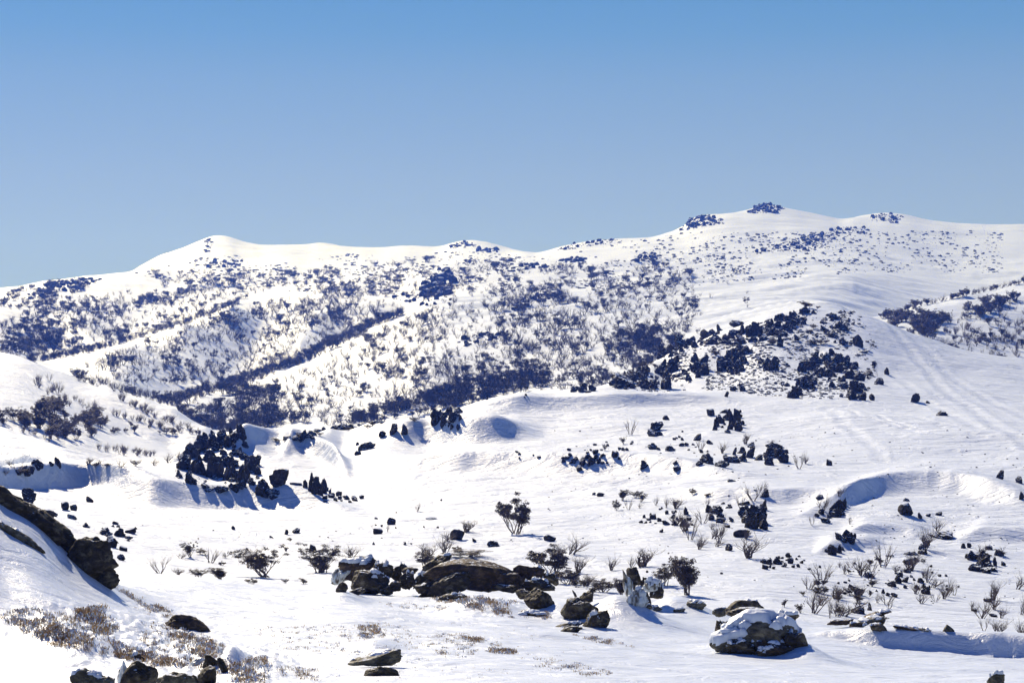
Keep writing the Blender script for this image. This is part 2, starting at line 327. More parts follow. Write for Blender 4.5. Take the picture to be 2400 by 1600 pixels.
M['snow_near'] = snow_mat('wind_crusted_snow', [((0.7, 1.4, 1.4), 0.25, 6, 0.8, 0.16, 1.2), ((4, 7, 7), 0.2, 4, 0.6, 0.03, 0.3), ((26, 26, 26), 0, 3, 0.6, 0.016, 0)], 0.36, 0.6)
M['snow_mid'] = snow_mat('hill_snow', [((0.16, 0.26, 0.26), 0.5, 6, 0.7, 0.8, 1.6), ((0.6, 1.5, 1.5), 0.45, 6, 0.8, 0.2, 1.8)], 0.5, 0.35)
M['snow_far'] = snow_mat('mountain_snow', [((0.015, 0.03, 0.03), 0.6, 6, 0.55, 4.0, 0.8)], 0.6, 0.2)

# ------------------------------------------------------------------ object helpers
def tag(o, label=None, cat=None, group=None, kind=None):
    if label: o['label'] = label
    if cat: o['category'] = cat
    if group: o['group'] = group
    if kind: o['kind'] = kind
    return o
def np_mesh(name, V, F, mats, smooth=True, midx=None):
    me = bpy.data.meshes.new(name)
    V = np.asarray(V, np.float32); F = np.asarray(F, np.int32); k = F.shape[1]
    me.vertices.add(len(V)); me.vertices.foreach_set('co', V.ravel())
    me.loops.add(F.size); me.loops.foreach_set('vertex_index', F.ravel())
    me.polygons.add(len(F)); me.polygons.foreach_set('loop_start', np.arange(0, F.size, k, dtype=np.int32))
    try: me.polygons.foreach_set('loop_total', np.full(len(F), k, np.int32))
    except Exception: pass
    me.polygons.foreach_set('use_smooth', np.full(len(F), smooth))
    for m in (mats if isinstance(mats, (list, tuple)) else [mats]): me.materials.append(m)
    if midx is not None: me.polygons.foreach_set('material_index', np.asarray(midx, np.int32))
    me.update(calc_edges=True); me.validate()
    return me
def link(name, me, parent=None):
    o = bpy.data.objects.new(name, me); COL.objects.link(o)
    if parent: o.parent = parent
    return o
def terrain(name, a, b, mat):
    X, Yg, Z = WX[:, a:b+1], RY[:, a:b+1], WZ[:, a:b+1]
    nc, nr = X.shape; idx = np.arange(nc*nr).reshape(nc, nr)
    F = np.stack([idx[:-1, :-1], idx[1:, :-1], idx[1:, 1:], idx[:-1, 1:]], -1).reshape(-1, 4)
    o = link(name, np_mesh(name, np.stack([X, Yg, Z], -1).reshape(-1, 3), F, mat)); tag(o, kind='structure'); return o
terrain('snow_ground', 0, ROW_A, M['snow_near'])
terrain('hill', ROW_A, ROW_B, M['snow_mid'])
terrain('mountain', ROW_B, len(rows)-1, M['snow_far'])

def rock_mat(name, c0, c1, c2, scale, rough=0.75, rime=0.0, spec=0.3):
    m, n, b = newmat(name)
    mp = mapping(n, (scale, scale, scale*1.6))
    n1 = nd(n, 'TexNoise', Scale=1.0, Detail=8.0, Roughness=0.65, Distortion=0.4); n.links.new(mp.outputs[0], n1.inputs['Vector'])
    r = nd(n, 'ValToRGB'); n.links.new(n1.outputs['Fac'], r.inputs[0]); e = r.color_ramp.elements
    e[0].position = 0.32; e[0].color = (*c0, 1); e[1].position = 0.52; e[1].color = (*c1, 1); x = e.new(0.72); x.color = (*c2, 1)
    mp2 = mapping(n, (scale*5, scale*5, scale*7)); n2 = nd(n, 'TexVoronoi', Scale=1.0); n.links.new(mp2.outputs[0], n2.inputs['Vector'])
    bp = nd(n, 'Bump', Strength=0.9, Distance=0.35/scale); n.links.new(n1.outputs['Fac'], bp.inputs['Height'])
    bp2 = nd(n, 'Bump', Strength=0.5, Distance=0.06/scale); n.links.new(n2.outputs['Distance'], bp2.inputs['Height']); n.links.new(bp.outputs[0], bp2.inputs['Normal'])
    n.links.new(bp2.outputs[0], b.inputs['Normal'])
    b.inputs['Roughness'].default_value = rough; b.inputs['Specular IOR Level'].default_value = spec
    n.links.new(r.outputs[0], b.inputs['Base Color'])
    if rime:      # wind-blown frost caught on the ledges
        g = nd(n, 'NewGeometry'); sx = nd(n, 'SeparateXYZ'); n.links.new(g.outputs['Normal'], sx.inputs[0])
        mp3 = mapping(n, (scale*2.2,)*3); n3 = nd(n, 'TexNoise', Scale=1.0, Detail=5.0, Roughness=0.7); n.links.new(mp3.outputs[0], n3.inputs['Vector'])
        ad = nd(n, 'Math', operation='MULTIPLY_ADD'); n.links.new(n3.outputs['Fac'], ad.inputs[0]); ad.inputs[1].default_value = 1.1; n.links.new(sx.outputs['Z'], ad.inputs[2])
        rr_ = nd(n, 'MapRange'); n.links.new(ad.outputs[0], rr_.inputs[0]); rr_.inputs[1].default_value = 1.62-rime; rr_.inputs[2].default_value = 1.74-rime
        mx = nd(n, 'Mix', data_type='RGBA'); n.links.new(rr_.outputs[0], mx.inputs[0]); n.links.new(r.outputs[0], mx.inputs[6]); mx.inputs[7].default_value = (*SNOW, 1)
        n.links.new(mx.outputs[2], b.inputs['Base Color'])
    return m
M['rock_near'] = rock_mat('lichen_granite', (0.014, 0.011, 0.008), (0.048, 0.038, 0.025), (0.24, 0.21, 0.14), 4.2, 0.7, 0.16)
M['rock_grey'] = rock_mat('grey_granite', (0.025, 0.023, 0.018), (0.11, 0.10, 0.072), (0.30, 0.28, 0.21), 4.2, 0.7, 0.14)
M['rock_brown'] = rock_mat('brown_slab_stone', (0.018, 0.012, 0.008), (0.055, 0.037, 0.023), (0.20, 0.14, 0.08), 4.6, 0.7, 0.08)
M['rock_mid'] = rock_mat('dark_basalt', (0.010, 0.009, 0.009), (0.030, 0.026, 0.024), (0.10, 0.088, 0.076), 1.6, 0.85, 0.34, 0.2)
M['rock_far'] = rock_mat('far_dark_rock', (0.015, 0.015, 0.018), (0.03, 0.03, 0.034), (0.06, 0.06, 0.065), 0.25, 0.9, 0.3, 0.1)
def plain(name, c, rough=0.8, var=0.35, sc=3.0, spec=0.2, sss=0):
    m, n, b = newmat(name); mp = mapping(n, (sc,)*3); z = nd(n, 'TexNoise', Scale=1.0, Detail=4.0); n.links.new(mp.outputs[0], z.inputs['Vector'])
    r = nd(n, 'ValToRGB'); n.links.new(z.outputs['Fac'], r.inputs[0]); e = r.color_ramp.elements
    e[0].position = 0.3; e[0].color = (*[x*(1-var) for x in c], 1); e[1].position = 0.7; e[1].color = (*[x*(1+var) for x in c], 1)
    n.links.new(r.outputs[0], b.inputs['Base Color']); b.inputs['Roughness'].default_value = rough; b.inputs['Specular IOR Level'].default_value = spec
    return m
M['bark'] = plain('snow_gum_bark', (0.12, 0.092, 0.082), 0.7, 0.4, 2.0)
M['leaf'] = plain('snow_gum_leaves', (0.075, 0.055, 0.043), 0.5, 0.5, 1.6, 0.3)
M['bark_far'] = plain('far_bark', (0.075, 0.062, 0.06), 0.8, 0.3, 0.5)
M['leaf_far'] = plain('far_leaves', (0.035, 0.032, 0.030), 0.7, 0.4, 0.5)
M['heath'] = plain('heath_twigs', (0.42, 0.28, 0.14), 0.6, 0.6, 6.0, 0.3)
M['pole'] = plain('pole_wood', (0.05, 0.045, 0.04), 0.8, 0.2)
M['cap'] = snow_mat('lying_snow', [((6, 6, 6), 0.1, 4, 0.5, 0.03, 0.2)], 0.45, 0.4)
m_, n_, b_ = newmat('rime_ice'); b_.inputs['Base Color'].default_value = (0.52, 0.60, 0.66, 1); b_.inputs['Roughness'].default_value = 0.22
mp_ = mapping(n_, (7, 7, 2.2)); z_ = nd(n_, 'TexNoise', Scale=1.0, Detail=5.0); n_.links.new(mp_.outputs[0], z_.inputs['Vector'])
bb_ = nd(n_, 'Bump', Strength=0.9, Distance=0.1); n_.links.new(z_.outputs['Fac'], bb_.inputs['Height']); n_.links.new(bb_.outputs[0], b_.inputs['Normal'])
rp_ = nd(n_, 'ValToRGB'); n_.links.new(z_.outputs['Fac'], rp_.inputs[0]); rp_.color_ramp.elements[0].position = 0.38; rp_.color_ramp.elements[0].color = (0.10, 0.085, 0.06, 1)
rp_.color_ramp.elements[1].position = 0.55; rp_.color_ramp.elements[1].color = (0.62, 0.69, 0.75, 1); n_.links.new(rp_.outputs[0], b_.inputs['Base Color'])
M['ice'] = m_

# ------------------------------------------------------------------ rocks
_ico = {}
def ico(sub):
    if sub in _ico: return _ico[sub]
    import bmesh
    bm = bmesh.new(); bmesh.ops.create_icosphere(bm, subdivisions=sub, radius=1.0)
    V = np.array([v.co[:] for v in bm.verts]); F = np.array([[v.index for v in f.verts] for f in bm.faces]); bm.free()
    _ico[sub] = (V, F); return V, F
def rock_verts(seed, sub, planes=9, cut=(0.55, 0.9), amp=0.10, freq=1.7, layer=0.0, pointy=0.0, crack=0.0):
    """A unit rock: a cleaved block with worn, cracked faces; base at z = -1 and top at z = 1."""
    r = np.random.default_rng(seed); D, F = ico(sub)
    rad = np.full(len(D), 1.25)
    for i in range(planes*2+6):
        n = r.normal(size=3); n /= np.linalg.norm(n); d = r.uniform(*cut)
        c = D@n; rad = np.where(c > 0.05, np.minimum(rad, d/np.maximum(c, 0.05)), rad)
    V = D*rad[:, None]
    if pointy: V[:, :2] *= (1-pointy*sstep(-0.6, 1.1, V[:, 2]))[:, None]
    o = r.uniform(0, 50, 3); X, Y, Z = V[:, 0]+o[0], V[:, 1]+o[1], V[:, 2]+o[2]
    f1 = fbm(X*freq, Y*freq, Z*freq, o=6 if sub > 4 else 4 if sub > 3 else 3, s=seed & 255, g=0.58)
    dis = amp*1.6*f1
    if crack:
        q = np.abs(vnoise(X*1.9+f1*0.5, Y*1.9, Z*2.6+f1*0.4, 91)); dis = dis-crack*np.exp(-(q/0.07)**2)
        q = np.abs(vnoise(X*4.2, Y*4.2, Z*5.5+f1, 92)); dis = dis-crack*0.45*np.exp(-(q/0.09)**2)
    if layer: dis = dis+layer*np.abs(vnoise(X*0.8, Y*0.8, Z*7+0.8*f1*4, 77))
    V = V+D*dis[:, None]
    lo, hi = V.min(0), V.max(0); V = (V-(lo+hi)/2)/((hi-lo)/2)
    return V, F
def rotY(V, a):      # tilt seen from the camera: positive lifts the east end
    c, s = cos(a), sin(a); W = V.copy(); W[:, 0] = V[:, 0]*c-V[:, 2]*s; W[:, 2] = V[:, 0]*s+V[:, 2]*c; return W
def rotZ(V, a):
    c, s = cos(a), sin(a); W = V.copy(); W[:, 0] = V[:, 0]*c-V[:, 1]*s; W[:, 1] = V[:, 0]*s+V[:, 1]*c; return W
def vnormals(V, F):
    a = V[F[:, 1]]-V[F[:, 0]]; b = V[F[:, 2]]-V[F[:, 0]]; n = np.cross(a, b); N = np.zeros_like(V)
    for k in range(3): np.add.at(N, F[:, k], n)
    return N/np.maximum(np.linalg.norm(N, axis=1), 1e-9)[:, None]
def cap_mesh(V, F, h, thr, seed, cover=1.0, name='snow_cap', frq=1.6):
    thr = thr+0.22
    """Snow lying on the upward faces of a rock; V in metres."""
    N = vnormals(V, F); sz = max(np.ptp(V[:, 0]), 0.3)
    nz = 1.5*fbm(V[:, 0]*frq/sz*3+seed, V[:, 1]*frq/sz*3, V[:, 2]*frq/sz*3, o=5, s=seed)
    t = np.clip((N[:, 2]+0.55*nz-thr)/0.22, 0, 1)*cover
    t = t*t*(3-2*t); t = np.where(t > 0.02, t*h*0.75+0.004, -0.05)
    W = V+np.array([0, 0, 1.0])*np.maximum(t, 0)[:, None]*1.0+N*(t*0.35)[:, None]
    keep = (t[F] > 0).any(1)
    F2 = F[keep]
    if len(F2) < 8: return None
    u, inv = np.unique(F2, return_inverse=True)
    return np_mesh(name, W[u], inv.reshape(F2.shape), M['cap'])

def place_rock(name, px, py, wp, hp, Y, mat, seed, tilt=0.0, depth=0.8, sub=5, parent=None, cap=None, bury=0.18, planes=9, amp=0.10, layer=0.0, cut=(0.55, 0.9), pointy=0.0, org=None, arch=0.0, seat=True):
    """A rock centred at photo point px, py(centre), wp x hp photo pixels, at distance Y."""
    if seat:
        a_, b_i = int(np.searchsorted(rows, 26)), int(np.searchsorted(rows, 92)); ti = PYF[int(round(float(to_col(px)))), a_:b_i]
        hits = np.nonzero(ti <= py+hp*0.42)[0]
        if len(hits) and hits[0] > 0: Y = min(float(rows[a_+hits[0]])+wp/2*Y/FOC*0.3, Y+2.0)
    k = Y/FOC; V, F = rock_verts(seed, sub, planes=planes, amp=amp, layer=layer, cut=cut, pointy=pointy, crack=0.08)
    V = rotZ(V, random.uniform(-0.4, 0.4)) if abs(tilt) < 0.01 else V
    lo, hi = V.min(0), V.max(0); V = (V-(lo+hi)/2)/((hi-lo)/2)
    V = V*np.array([wp/2*k, max(wp, hp)/2*k*depth*0.8, hp/2*k*(1+bury)])
    if arch: V[:, 2] -= arch*k*(V[:, 0]/(wp/2*k))**2
    V = rotY(V, radians(tilt))
    c = np.array([(px-1200)*k, Y, -(py+hp*bury*0.5-HOR)*k])
    o0 = np.array(org) if org is not None else c
    me = np_mesh(name, V+(c-o0), F, mat)
    o = link(name, me, parent)
    if org is None: o.location = c
    if cap:
        cm = cap_mesh(V+(c-o0), F, cap[0], cap[1], seed, cap[2] if len(cap) > 2 else 1.0)
        if cm: link('snow_cap', cm, o)
    return o
def empty(name, loc):
    o = bpy.data.objects.new(name, None); COL.objects.link(o); o.location = loc; o.empty_display_size = 0.5; return o
def outcrop(label, px, py, Y, group=None, cat='rock outcrop'):
    o = empty('rock_outcrop', ((px-1200)/FOC*Y, Y, -(py-HOR)/FOC*Y)); tag(o, label, cat, group); return o
RN, RG, RB = M['rock_near'], M['rock_grey'], M['rock_brown']
# --- rocks standing close to the camera
oc = outcrop('long dark rock rib running down the crest of the steep snow bank', 120, 1280, 49.5)
L = tuple(oc.location)
for (a, b, wp, hp, Y, t, sd) in ((20, 1175, 150, 50, 49.2, -31, 3), (95, 1222, 150, 48, 49.2, -37, 4), (150, 1268, 120, 54, 49.2, -42, 5), (208, 1305, 112, 112, 49.4, -48, 6), (243, 1350, 66, 58, 50.2, -60, 8)):
    place_rock('rock', a, b, wp, hp, Y, RN, sd, tilt=t, org=L, parent=oc, depth=0.5, bury=0.15, amp=0.16, planes=11)
t_ = place_rock('boulder', 45, 1257, 140, 26, 46.2, RG, 12, tilt=-33, depth=0.5, amp=0.12, bury=0.5, cap=(0.05, 0.75)); tag(t_, 'thin half buried grey rock strip on the steep snow bank under the dark rib', 'rock')
t_ = place_rock('boulder', 443, 1462, 118, 40, 47, RB, 21, tilt=-24, depth=0.6, bury=0.4, amp=0.1); tag(t_, 'brown wedge shaped slab half buried on the scrubby snow slope', 'rock')
t_ = place_rock('boulder', 318, 1538, 52, 20, 36, RB, 22, tilt=-8, depth=0.8, bury=0.4, cap=(0.05, 0.8)); tag(t_, 'small flat brown stone with heath tufts behind it', 'rock')
t_ = place_rock('boulder', 222, 1596, 112, 66, 31.0, RG, 23, depth=0.9, amp=0.12, cap=(0.04, 0.85)); tag(t_, 'olive grey boulder cut by the bottom edge with a notched top', 'boulder')
t_ = place_rock('boulder', 325, 1592, 88, 92, 31.4, RN, 24, depth=0.9, amp=0.09, cut=(0.7, 0.95)); tag(t_, 'tall blocky near black boulder with ice on its west side', 'boulder')
ic = place_rock('ice_crust', 285, 1578, 26, 62, 31.35, M['ice'], 25, depth=0.9, org=tuple(t_.location), parent=t_, amp=0.15)
t_ = place_rock('boulder', 412, 1606, 100, 66, 31.0, RG, 26, depth=0.9, amp=0.12, cut=(0.5, 0.85), cap=(0.03, 0.9)); tag(t_, 'low cracked grey boulder between the black block and the ice topped rocks', 'boulder')
oc = outcrop('stacked dark rocks capped with ice beside a blue snow hollow', 495, 1590, 33); L = tuple(oc.location)
for (a, b, wp, hp, Y, t, sd, mt) in ((492, 1550, 40, 38, 33.3, 10, 31, RN), (484, 1582, 46, 46, 32.9, 0, 32, RN), (523, 1558, 20, 44, 33.2, 35, 33, RN), (462, 1552, 38, 22, 33.4, 15, 34, M['ice']), (455, 1592, 34, 24, 32.5, 0, 35, RG)):
    place_rock('rock' if mt is not M['ice'] else 'ice_crust', a, b, wp, hp, Y, mt, sd, tilt=t, org=L, parent=oc, amp=0.13, sub=4)
oc = outcrop('slanting mossy slab propped over a dark stone on the open snow', 875, 1570, 36); L = tuple(oc.location)
place_rock('slab', 880, 1548, 130, 38, 36, RG, 41, tilt=11, org=L, parent=oc, depth=0.6, bury=0.0, amp=0.1, planes=6, layer=0.05, cap=(0.03, 0.8))
place_rock('rock', 895, 1572, 84, 26, 35.8, RN, 42, org=L, parent=oc, depth=0.5, bury=0.3, amp=0.1)
# central outcrop
oc = outcrop('broad dark central outcrop with a long arched brown slab', 1050, 1400, 67); L = tuple(oc.location)
for nm, a, b, wp, hp, Y, t, sd, mt, ar, cp in (
    ('rock', 842, 1330, 110, 46, 68.5, 8, 51, RB, 0, (0.12, 0.62)), ('rock', 868, 1362, 92, 56, 67.2, 0, 52, RN, 0, (0.10, 0.8)), ('rock', 896, 1338, 50, 44, 67.8, -20, 53, RN, 0, (0.12, 0.7)),
    ('ice_crust', 800, 1345, 66, 34, 68.6, 38, 54, M['ice'], 0, None), ('rock', 800, 1378, 34, 22, 66.5, 45, 55, RN, 0, None),
    ('rock', 928, 1342, 30, 34, 68, 0, 56, RN, 0, None), ('rock', 946, 1330, 22, 20, 68.6, 0, 57, RN, 0, (0.08, 0.7)), ('rock', 926, 1372, 34, 24, 67, 20, 58, RN, 0, None),
    ('rock', 955, 1358, 44, 34, 67.4, 40, 59, RN, 0, (0.1, 0.75)), ('rock', 982, 1360, 46, 20, 67.2, 45, 60, RN, 0, (0.1, 0.7)), ('rock', 1022, 1316, 88, 24, 68.6, 26, 61, RN, 0, (0.08, 0.85)),
    ('ice_crust', 1018, 1336, 86, 13, 67.5, 33, 62, M['ice'], 0, None),
    ('arched_slab', 1110, 1340, 236, 62, 67.4, -3, 63, RB, 22, None), ('rock', 1040, 1374, 150, 48, 66.6, 28, 64, RN, 0, None),
    ('rock', 1178, 1354, 110, 34, 66.9, -8, 65, RB, 5, None), ('rock', 1238, 1342, 76, 38, 67.8, -6, 66, RB, 0, (0.1, 0.85)),
    ('rock', 962, 1338, 40, 22, 67.8, 15, 161, RN, 0, None), ('rock', 905, 1382, 36, 20, 66.6, 0, 162, RN, 0, None), ('rock', 835, 1386, 44, 16, 66.3, 8, 163, RN, 0, None), ('rock', 992, 1378, 40, 22, 66.6, 10, 164, RN, 0, None),
    ('rock', 1185, 1376, 60, 18, 66.4, -8, 165, RN, 0, None), ('rock', 1228, 1390, 40, 22, 65.6, 0, 166, RN, 0, None), ('rock', 1292, 1352, 44, 22, 67.4, -25, 167, RN, 0, (0.1, 0.8)), ('rock', 1000, 1345, 40, 20, 67.6, 30, 168, RN, 0, None),
    ('rock', 1262, 1368, 80, 28, 66.8, -5, 67, RN, 0, (0.1, 0.85)), ('rock', 1215, 1368, 28, 26, 67, 0, 68, RN, 0, None), ('rock', 1060, 1398, 70, 20, 65.8, 12, 69, RN, 0, (0.06, 0.8))):
    o = place_rock('rock' if nm == 'rock' else nm, a, b, wp, hp, Y, mt, sd, tilt=t, org=L, parent=oc, depth=0.55 if wp > 100 else 0.8, amp=0.11, bury=0.15, arch=ar, cap=cp, planes=8, cut=(0.6, 0.92))
t_ = place_rock('boulder', 1266, 1403, 78, 54, 64, RN, 71, depth=0.9, amp=0.09, planes=6, cut=(0.7, 0.95)); tag(t_, 'squat rounded black boulder at the east foot of the central outcrop', 'boulder')
t_ = place_rock('boulder', 1242, 1438, 80, 12, 60, RN, 72, depth=0.7, cap=(0.05, 0.7)); tag(t_, 'low strip of rock and snow poking out below the squat boulder', 'rock')
oc = outcrop('craggy dark boulder pair with a snow pocket against a tall blue drift', 1375, 1450, 57); L = tuple(oc.location)
for nm, a, b, wp, hp, Y, t, sd, mt, cp in (('rock', 1358, 1425, 88, 62, 56.6, 20, 81, RN, None), ('rock', 1398, 1452, 66, 46, 55.9, 0, 82, RN, (0.12, 0.8)), ('rock', 1335, 1465, 74, 16, 55, 14, 83, RN, (0.03, 0.85)), ('rock', 1340, 1474, 54, 16, 54.7, 8, 84, RN, None),
      ('rock', 1374, 1398, 44, 24, 57, 25, 85, RN, None), ('rock_spike', 1347, 1390, 7, 20, 57, 30, 86, RN, None), ('rock_spike', 1386, 1384, 7, 12, 57, -10, 87, RN, None)):
    place_rock(nm, a, b, wp, hp, Y, mt, sd, tilt=t, org=L, parent=oc, amp=0.11, cap=cp, planes=8, cut=(0.62, 0.92))
# iced pillar group
oc = outcrop('iced rock pillar rising beside rounded rime covered stones', 1500, 1405, 66); L = tuple(oc.location)
for nm, a, b, wp, hp, Y, t, sd, mt, cp in (('rock', 1488, 1360, 34, 66, 66.4, 10, 91, RN, None), ('ice_crust', 1474, 1368, 24, 76, 66.2, 14, 92, M['ice'], None), ('ice_crust', 1494, 1402, 54, 48, 65.4, 0, 93, M['ice'], (0.1, 0.6)),
      ('rock', 1512, 1360, 28, 20, 66.4, 30, 94, RN, None), ('rock', 1538, 1378, 40, 32, 66, -15, 95, RN, (0.25, 0.55)), ('ice_crust', 1525, 1368, 40, 24, 65.8, 0, 96, M['ice'], (0.15, 0.4)), ('rock', 1520, 1402, 12, 40, 65.2, 12, 97, RN, None)):
    place_rock(nm, a, b, wp, hp, Y, mt, sd, tilt=t, org=L, parent=oc, amp=0.22, cap=cp, sub=4, pointy=0.4, bury=0.3)
for (a, b, wp, hp, Y, sd, lb) in ((1517, 1421, 26, 12, 63.5, 101, 'flat frosty stone at the foot of the iced pillar'), (1537, 1424, 30, 10, 63, 102, 'pale flat stone just east of the iced pillar foot'),
      (1592, 1430, 30, 12, 63, 103, 'low frosty stone poking from the smooth drift tail'), (1633, 1418, 48, 24, 66, 104, 'pale crumbling stone with frost on the drift crest')):
    t_ = place_rock('stone', a, b, wp, hp, Y, RG, sd, cap=(0.04, 0.6), sub=4, amp=0.14); tag(t_, lb, 'stone')
# big boulder
oc = outcrop('largest domed boulder split by bands of snow on the open slope', 1778, 1530, 52); L = tuple(oc.location)
for nm, a, b, wp, hp, Y, t, sd, mt, cp, ar in (('dome', 1778, 1490, 232, 100, 52.6, -4, 111, RG, (0.16, 0.36), 12), ('rock', 1708, 1488, 84, 88, 51.6, 30, 112, RN, (0.03, 0.9), 0), ('arched_slab', 1790, 1442, 176, 30, 53.0, -17, 113, RN, None, 12),
      ('rock', 1735, 1517, 74, 40, 50.8, 4, 114, RN, (0.05, 0.75), 0), ('rock', 1815, 1520, 92, 38, 50.6, -6, 115, RB, (0.05, 0.8), 0), ('rock', 1868, 1500, 66, 44, 51.4, -38, 116, RN, None, 0), ('rock', 1728, 1462, 66, 36, 52.0, 25, 117, RN, (0.03, 0.9), 0)):
    place_rock(nm, a, b, wp, hp, Y, mt, sd, tilt=t, org=L, parent=oc, amp=0.09, cap=cp, arch=ar, depth=0.7, planes=2 if nm == 'dome' else 5, cut=(0.84, 1.0) if nm == 'dome' else (0.66, 0.95), bury=0.2)
t_ = place_rock('boulder', 1752, 1422, 104, 38, 60, RN, 121, tilt=-4, amp=0.1, cap=(0.06, 0.9), arch=6); tag(t_, 'dark humped boulder right behind the snow banded dome', 'boulder')
t_ = place_rock('boulder', 1690, 1432, 42, 20, 60, RG, 122, amp=0.14, cap=(0.04, 0.75)); tag(t_, 'small frosted grey rock beside the dark humped boulder', 'rock')
t_ = place_rock('boulder', 1843, 1444, 62, 22, 59.5, RN, 123, amp=0.1, cap=(0.1, 0.75)); tag(t_, 'low black rock with a snow lip east of the humped boulder', 'rock')
oc = outcrop('layered brown slabs stacked askew above the shaded drift wall', 2055, 1470, 61); L = tuple(oc.location)
for a, b, wp, hp, Y, t, sd, mt in ((2050, 1440, 84, 15, 61.5, 14, 131, RB), (2045, 1450, 80, 14, 61, 10, 132, RG), (2062, 1445, 26, 30, 61.3, 30, 133, RN), (2012, 1462, 46, 11, 60.6, 6, 134, RB), (2058, 1468, 44, 22, 60.4, -20, 135, RN), (2030, 1456, 50, 14, 61.3, 20, 136, RN)):
    place_rock('slab', a, b, wp, hp, Y, mt, sd, tilt=t, org=L, parent=oc, amp=0.12, layer=0.12, cap=(0.04, 0.8), sub=4)
for (a, b, wp, hp, Y, t, sd, mt, lb) in ((1970, 1456, 66, 12, 61.5, 4, 141, RB, 'long flat brown stone west of the layered slabs'), (2125, 1470, 70, 9, 60.5, -6, 142, RB, 'thin brown slab lying east of the layered slabs'),
      (2165, 1475, 44, 8, 60.2, -4, 143, RG, 'flat grey slab end along the top of the drift wall')):
    t_ = place_rock('slab', a, b, wp, hp, Y, mt, sd, tilt=t, layer=0.1, cap=(0.03, 0.85), sub=4); tag(t_, lb, 'slab')
t_ = place_rock('boulder', 2223, 1477, 32, 30, 60, RG, 144, amp=0.07, cut=(0.5, 0.8)); tag(t_, 'upright grey boulder standing alone on top of the drift wall', 'boulder')
t_ = place_rock('boulder', 2338, 1594, 44, 36, 31.5, RG, 145, tilt=25, amp=0.1, cap=(0.05, 0.8)); tag(t_, 'grey rock tip at the bottom edge with snow on one side', 'rock')

# ------------------------------------------------------------------ middle distance: rock prototypes share their mesh data
MIDP = []
for i in range(18):
    V, F = rock_verts(300+i, 4, planes=(3, 6, 2, 4)[i % 4], amp=0.17, cut=(0.38, 0.98), pointy=(0.0, 0.1, 0.35)[i % 3], freq=2.1, crack=0.16)
    MIDP.append(np_mesh('rock_shape', V, F, M['rock_mid'], smooth=False))
ROUND = []
for i in range(6):
    V, F = rock_verts(340+i, 4, planes=5, amp=0.07, cut=(0.65, 0.95), crack=0.04); ROUND.append(np_mesh('boulder_shape', V, F, M['rock_mid'], smooth=True))
FARP = []
for i in range(8):
    V, F = rock_verts(360+i, 2, planes=8, amp=0.18, cut=(0.5, 0.85), freq=2.0); FARP.append(np_mesh('far_rock_shape', V, F, M['rock_far'], smooth=False))
def midrock(px, base, wp, hp, y0, y1, name='boulder', parent=None, org=None, protos=None, tilt=None, bury=0.35, k_=None, crest_ok=True):
    Y = hit_grid(PYF, px, base, y0, y1, crest_ok)
    if Y is None: return None
    k = Y/FOC; z = ground(px, Y)
    me = (protos or MIDP)[(random.randrange(99) if k_ is None else k_) % len(protos or MIDP)]
    o = link(name, me, parent)
    bury = bury+0.15; wd = wp*k/2*(1.08 if hp < wp*1.3 else 1.25); tilt = tilt+random.uniform(-9, 9) if tilt is not None and parent else tilt; h = hp*k/2*(1+bury)
    loc = Vector(((px-1200)*k, Y+wd*0.35, z+h*(1-2*bury/(1+bury))))
    o.scale = (wd, wd*random.uniform(0.7, 1.0), h)
    o.rotation_euler = (random.uniform(-.12, .12), radians(-tilt) if tilt is not None else random.uniform(-.5, .5), random.uniform(0, 6.28) if wp < hp*1.6 else random.choice((0, pi))+random.uniform(-.35, .35))
    o.location = loc-Vector(org) if org is not None else loc
    return o
def inpoly(x, y, P_):
    c = False; j = len(P_)-1
    for i in range(len(P_)):
        xi, yi = P_[i]; xj, yj = P_[j]
        if (yi > y) != (yj > y) and x < (xj-xi)*(y-yi)/(yj-yi)+xi: c = not c
        j = i
    return c
def rpoly(P_, n, patch=0, sc=40, rng=random):
    xs = [p[0] for p in P_]; ys = [p[1] for p in P_]; out = []; tries = 0
    while len(out) < n and tries < n*60:
        tries += 1
        x, y = rng.uniform(min(xs), max(xs)), rng.uniform(min(ys), max(ys))
        if not inpoly(x, y, P_): continue
        if patch:
            v = float(vnoise(np.array([x/sc]), np.array([y/sc*1.6]), s=patch)[0])
            if v < rng.uniform(-0.55, 0.35): continue
        out.append((x, y))
    return out
def cluster(label, px, py, rocks, y0, y1, poly=None, n=0, sz=(8, 22), asp=(0.6, 1.3), small=0, group=None, protos=None, bury=0.35):
    """An outcrop: rocks = [(px, base, w, h[, tilt])]; the rest are strewn inside poly; the smallest are one joined part."""
    Yc = hit_grid(PYF, px, py, y0, y1); root = empty('rock_outcrop', ((px-1200)/FOC*Yc, Yc, ground(px, Yc))); tag(root, label, 'rock outcrop', group)
    org = tuple(root.location)
    for r in rocks: midrock(r[0], r[1], r[2], r[3], y0, y1, 'rock', root, org, protos, r[4] if len(r) > 4 else None, bury)
    if poly:
        for (x, y) in rpoly(poly, n):
            w_ = random.uniform(0, 1)**1.6*(sz[1]-sz[0])+sz[0]
            midrock(x, y, w_*1.1, w_*random.uniform(*asp), y0, y1, 'rock', root, org, protos, None, bury)
        if small: strewn('small_rocks', poly, small, (2.5, sz[0]*0.8), y0, y1, root, org)
    return root
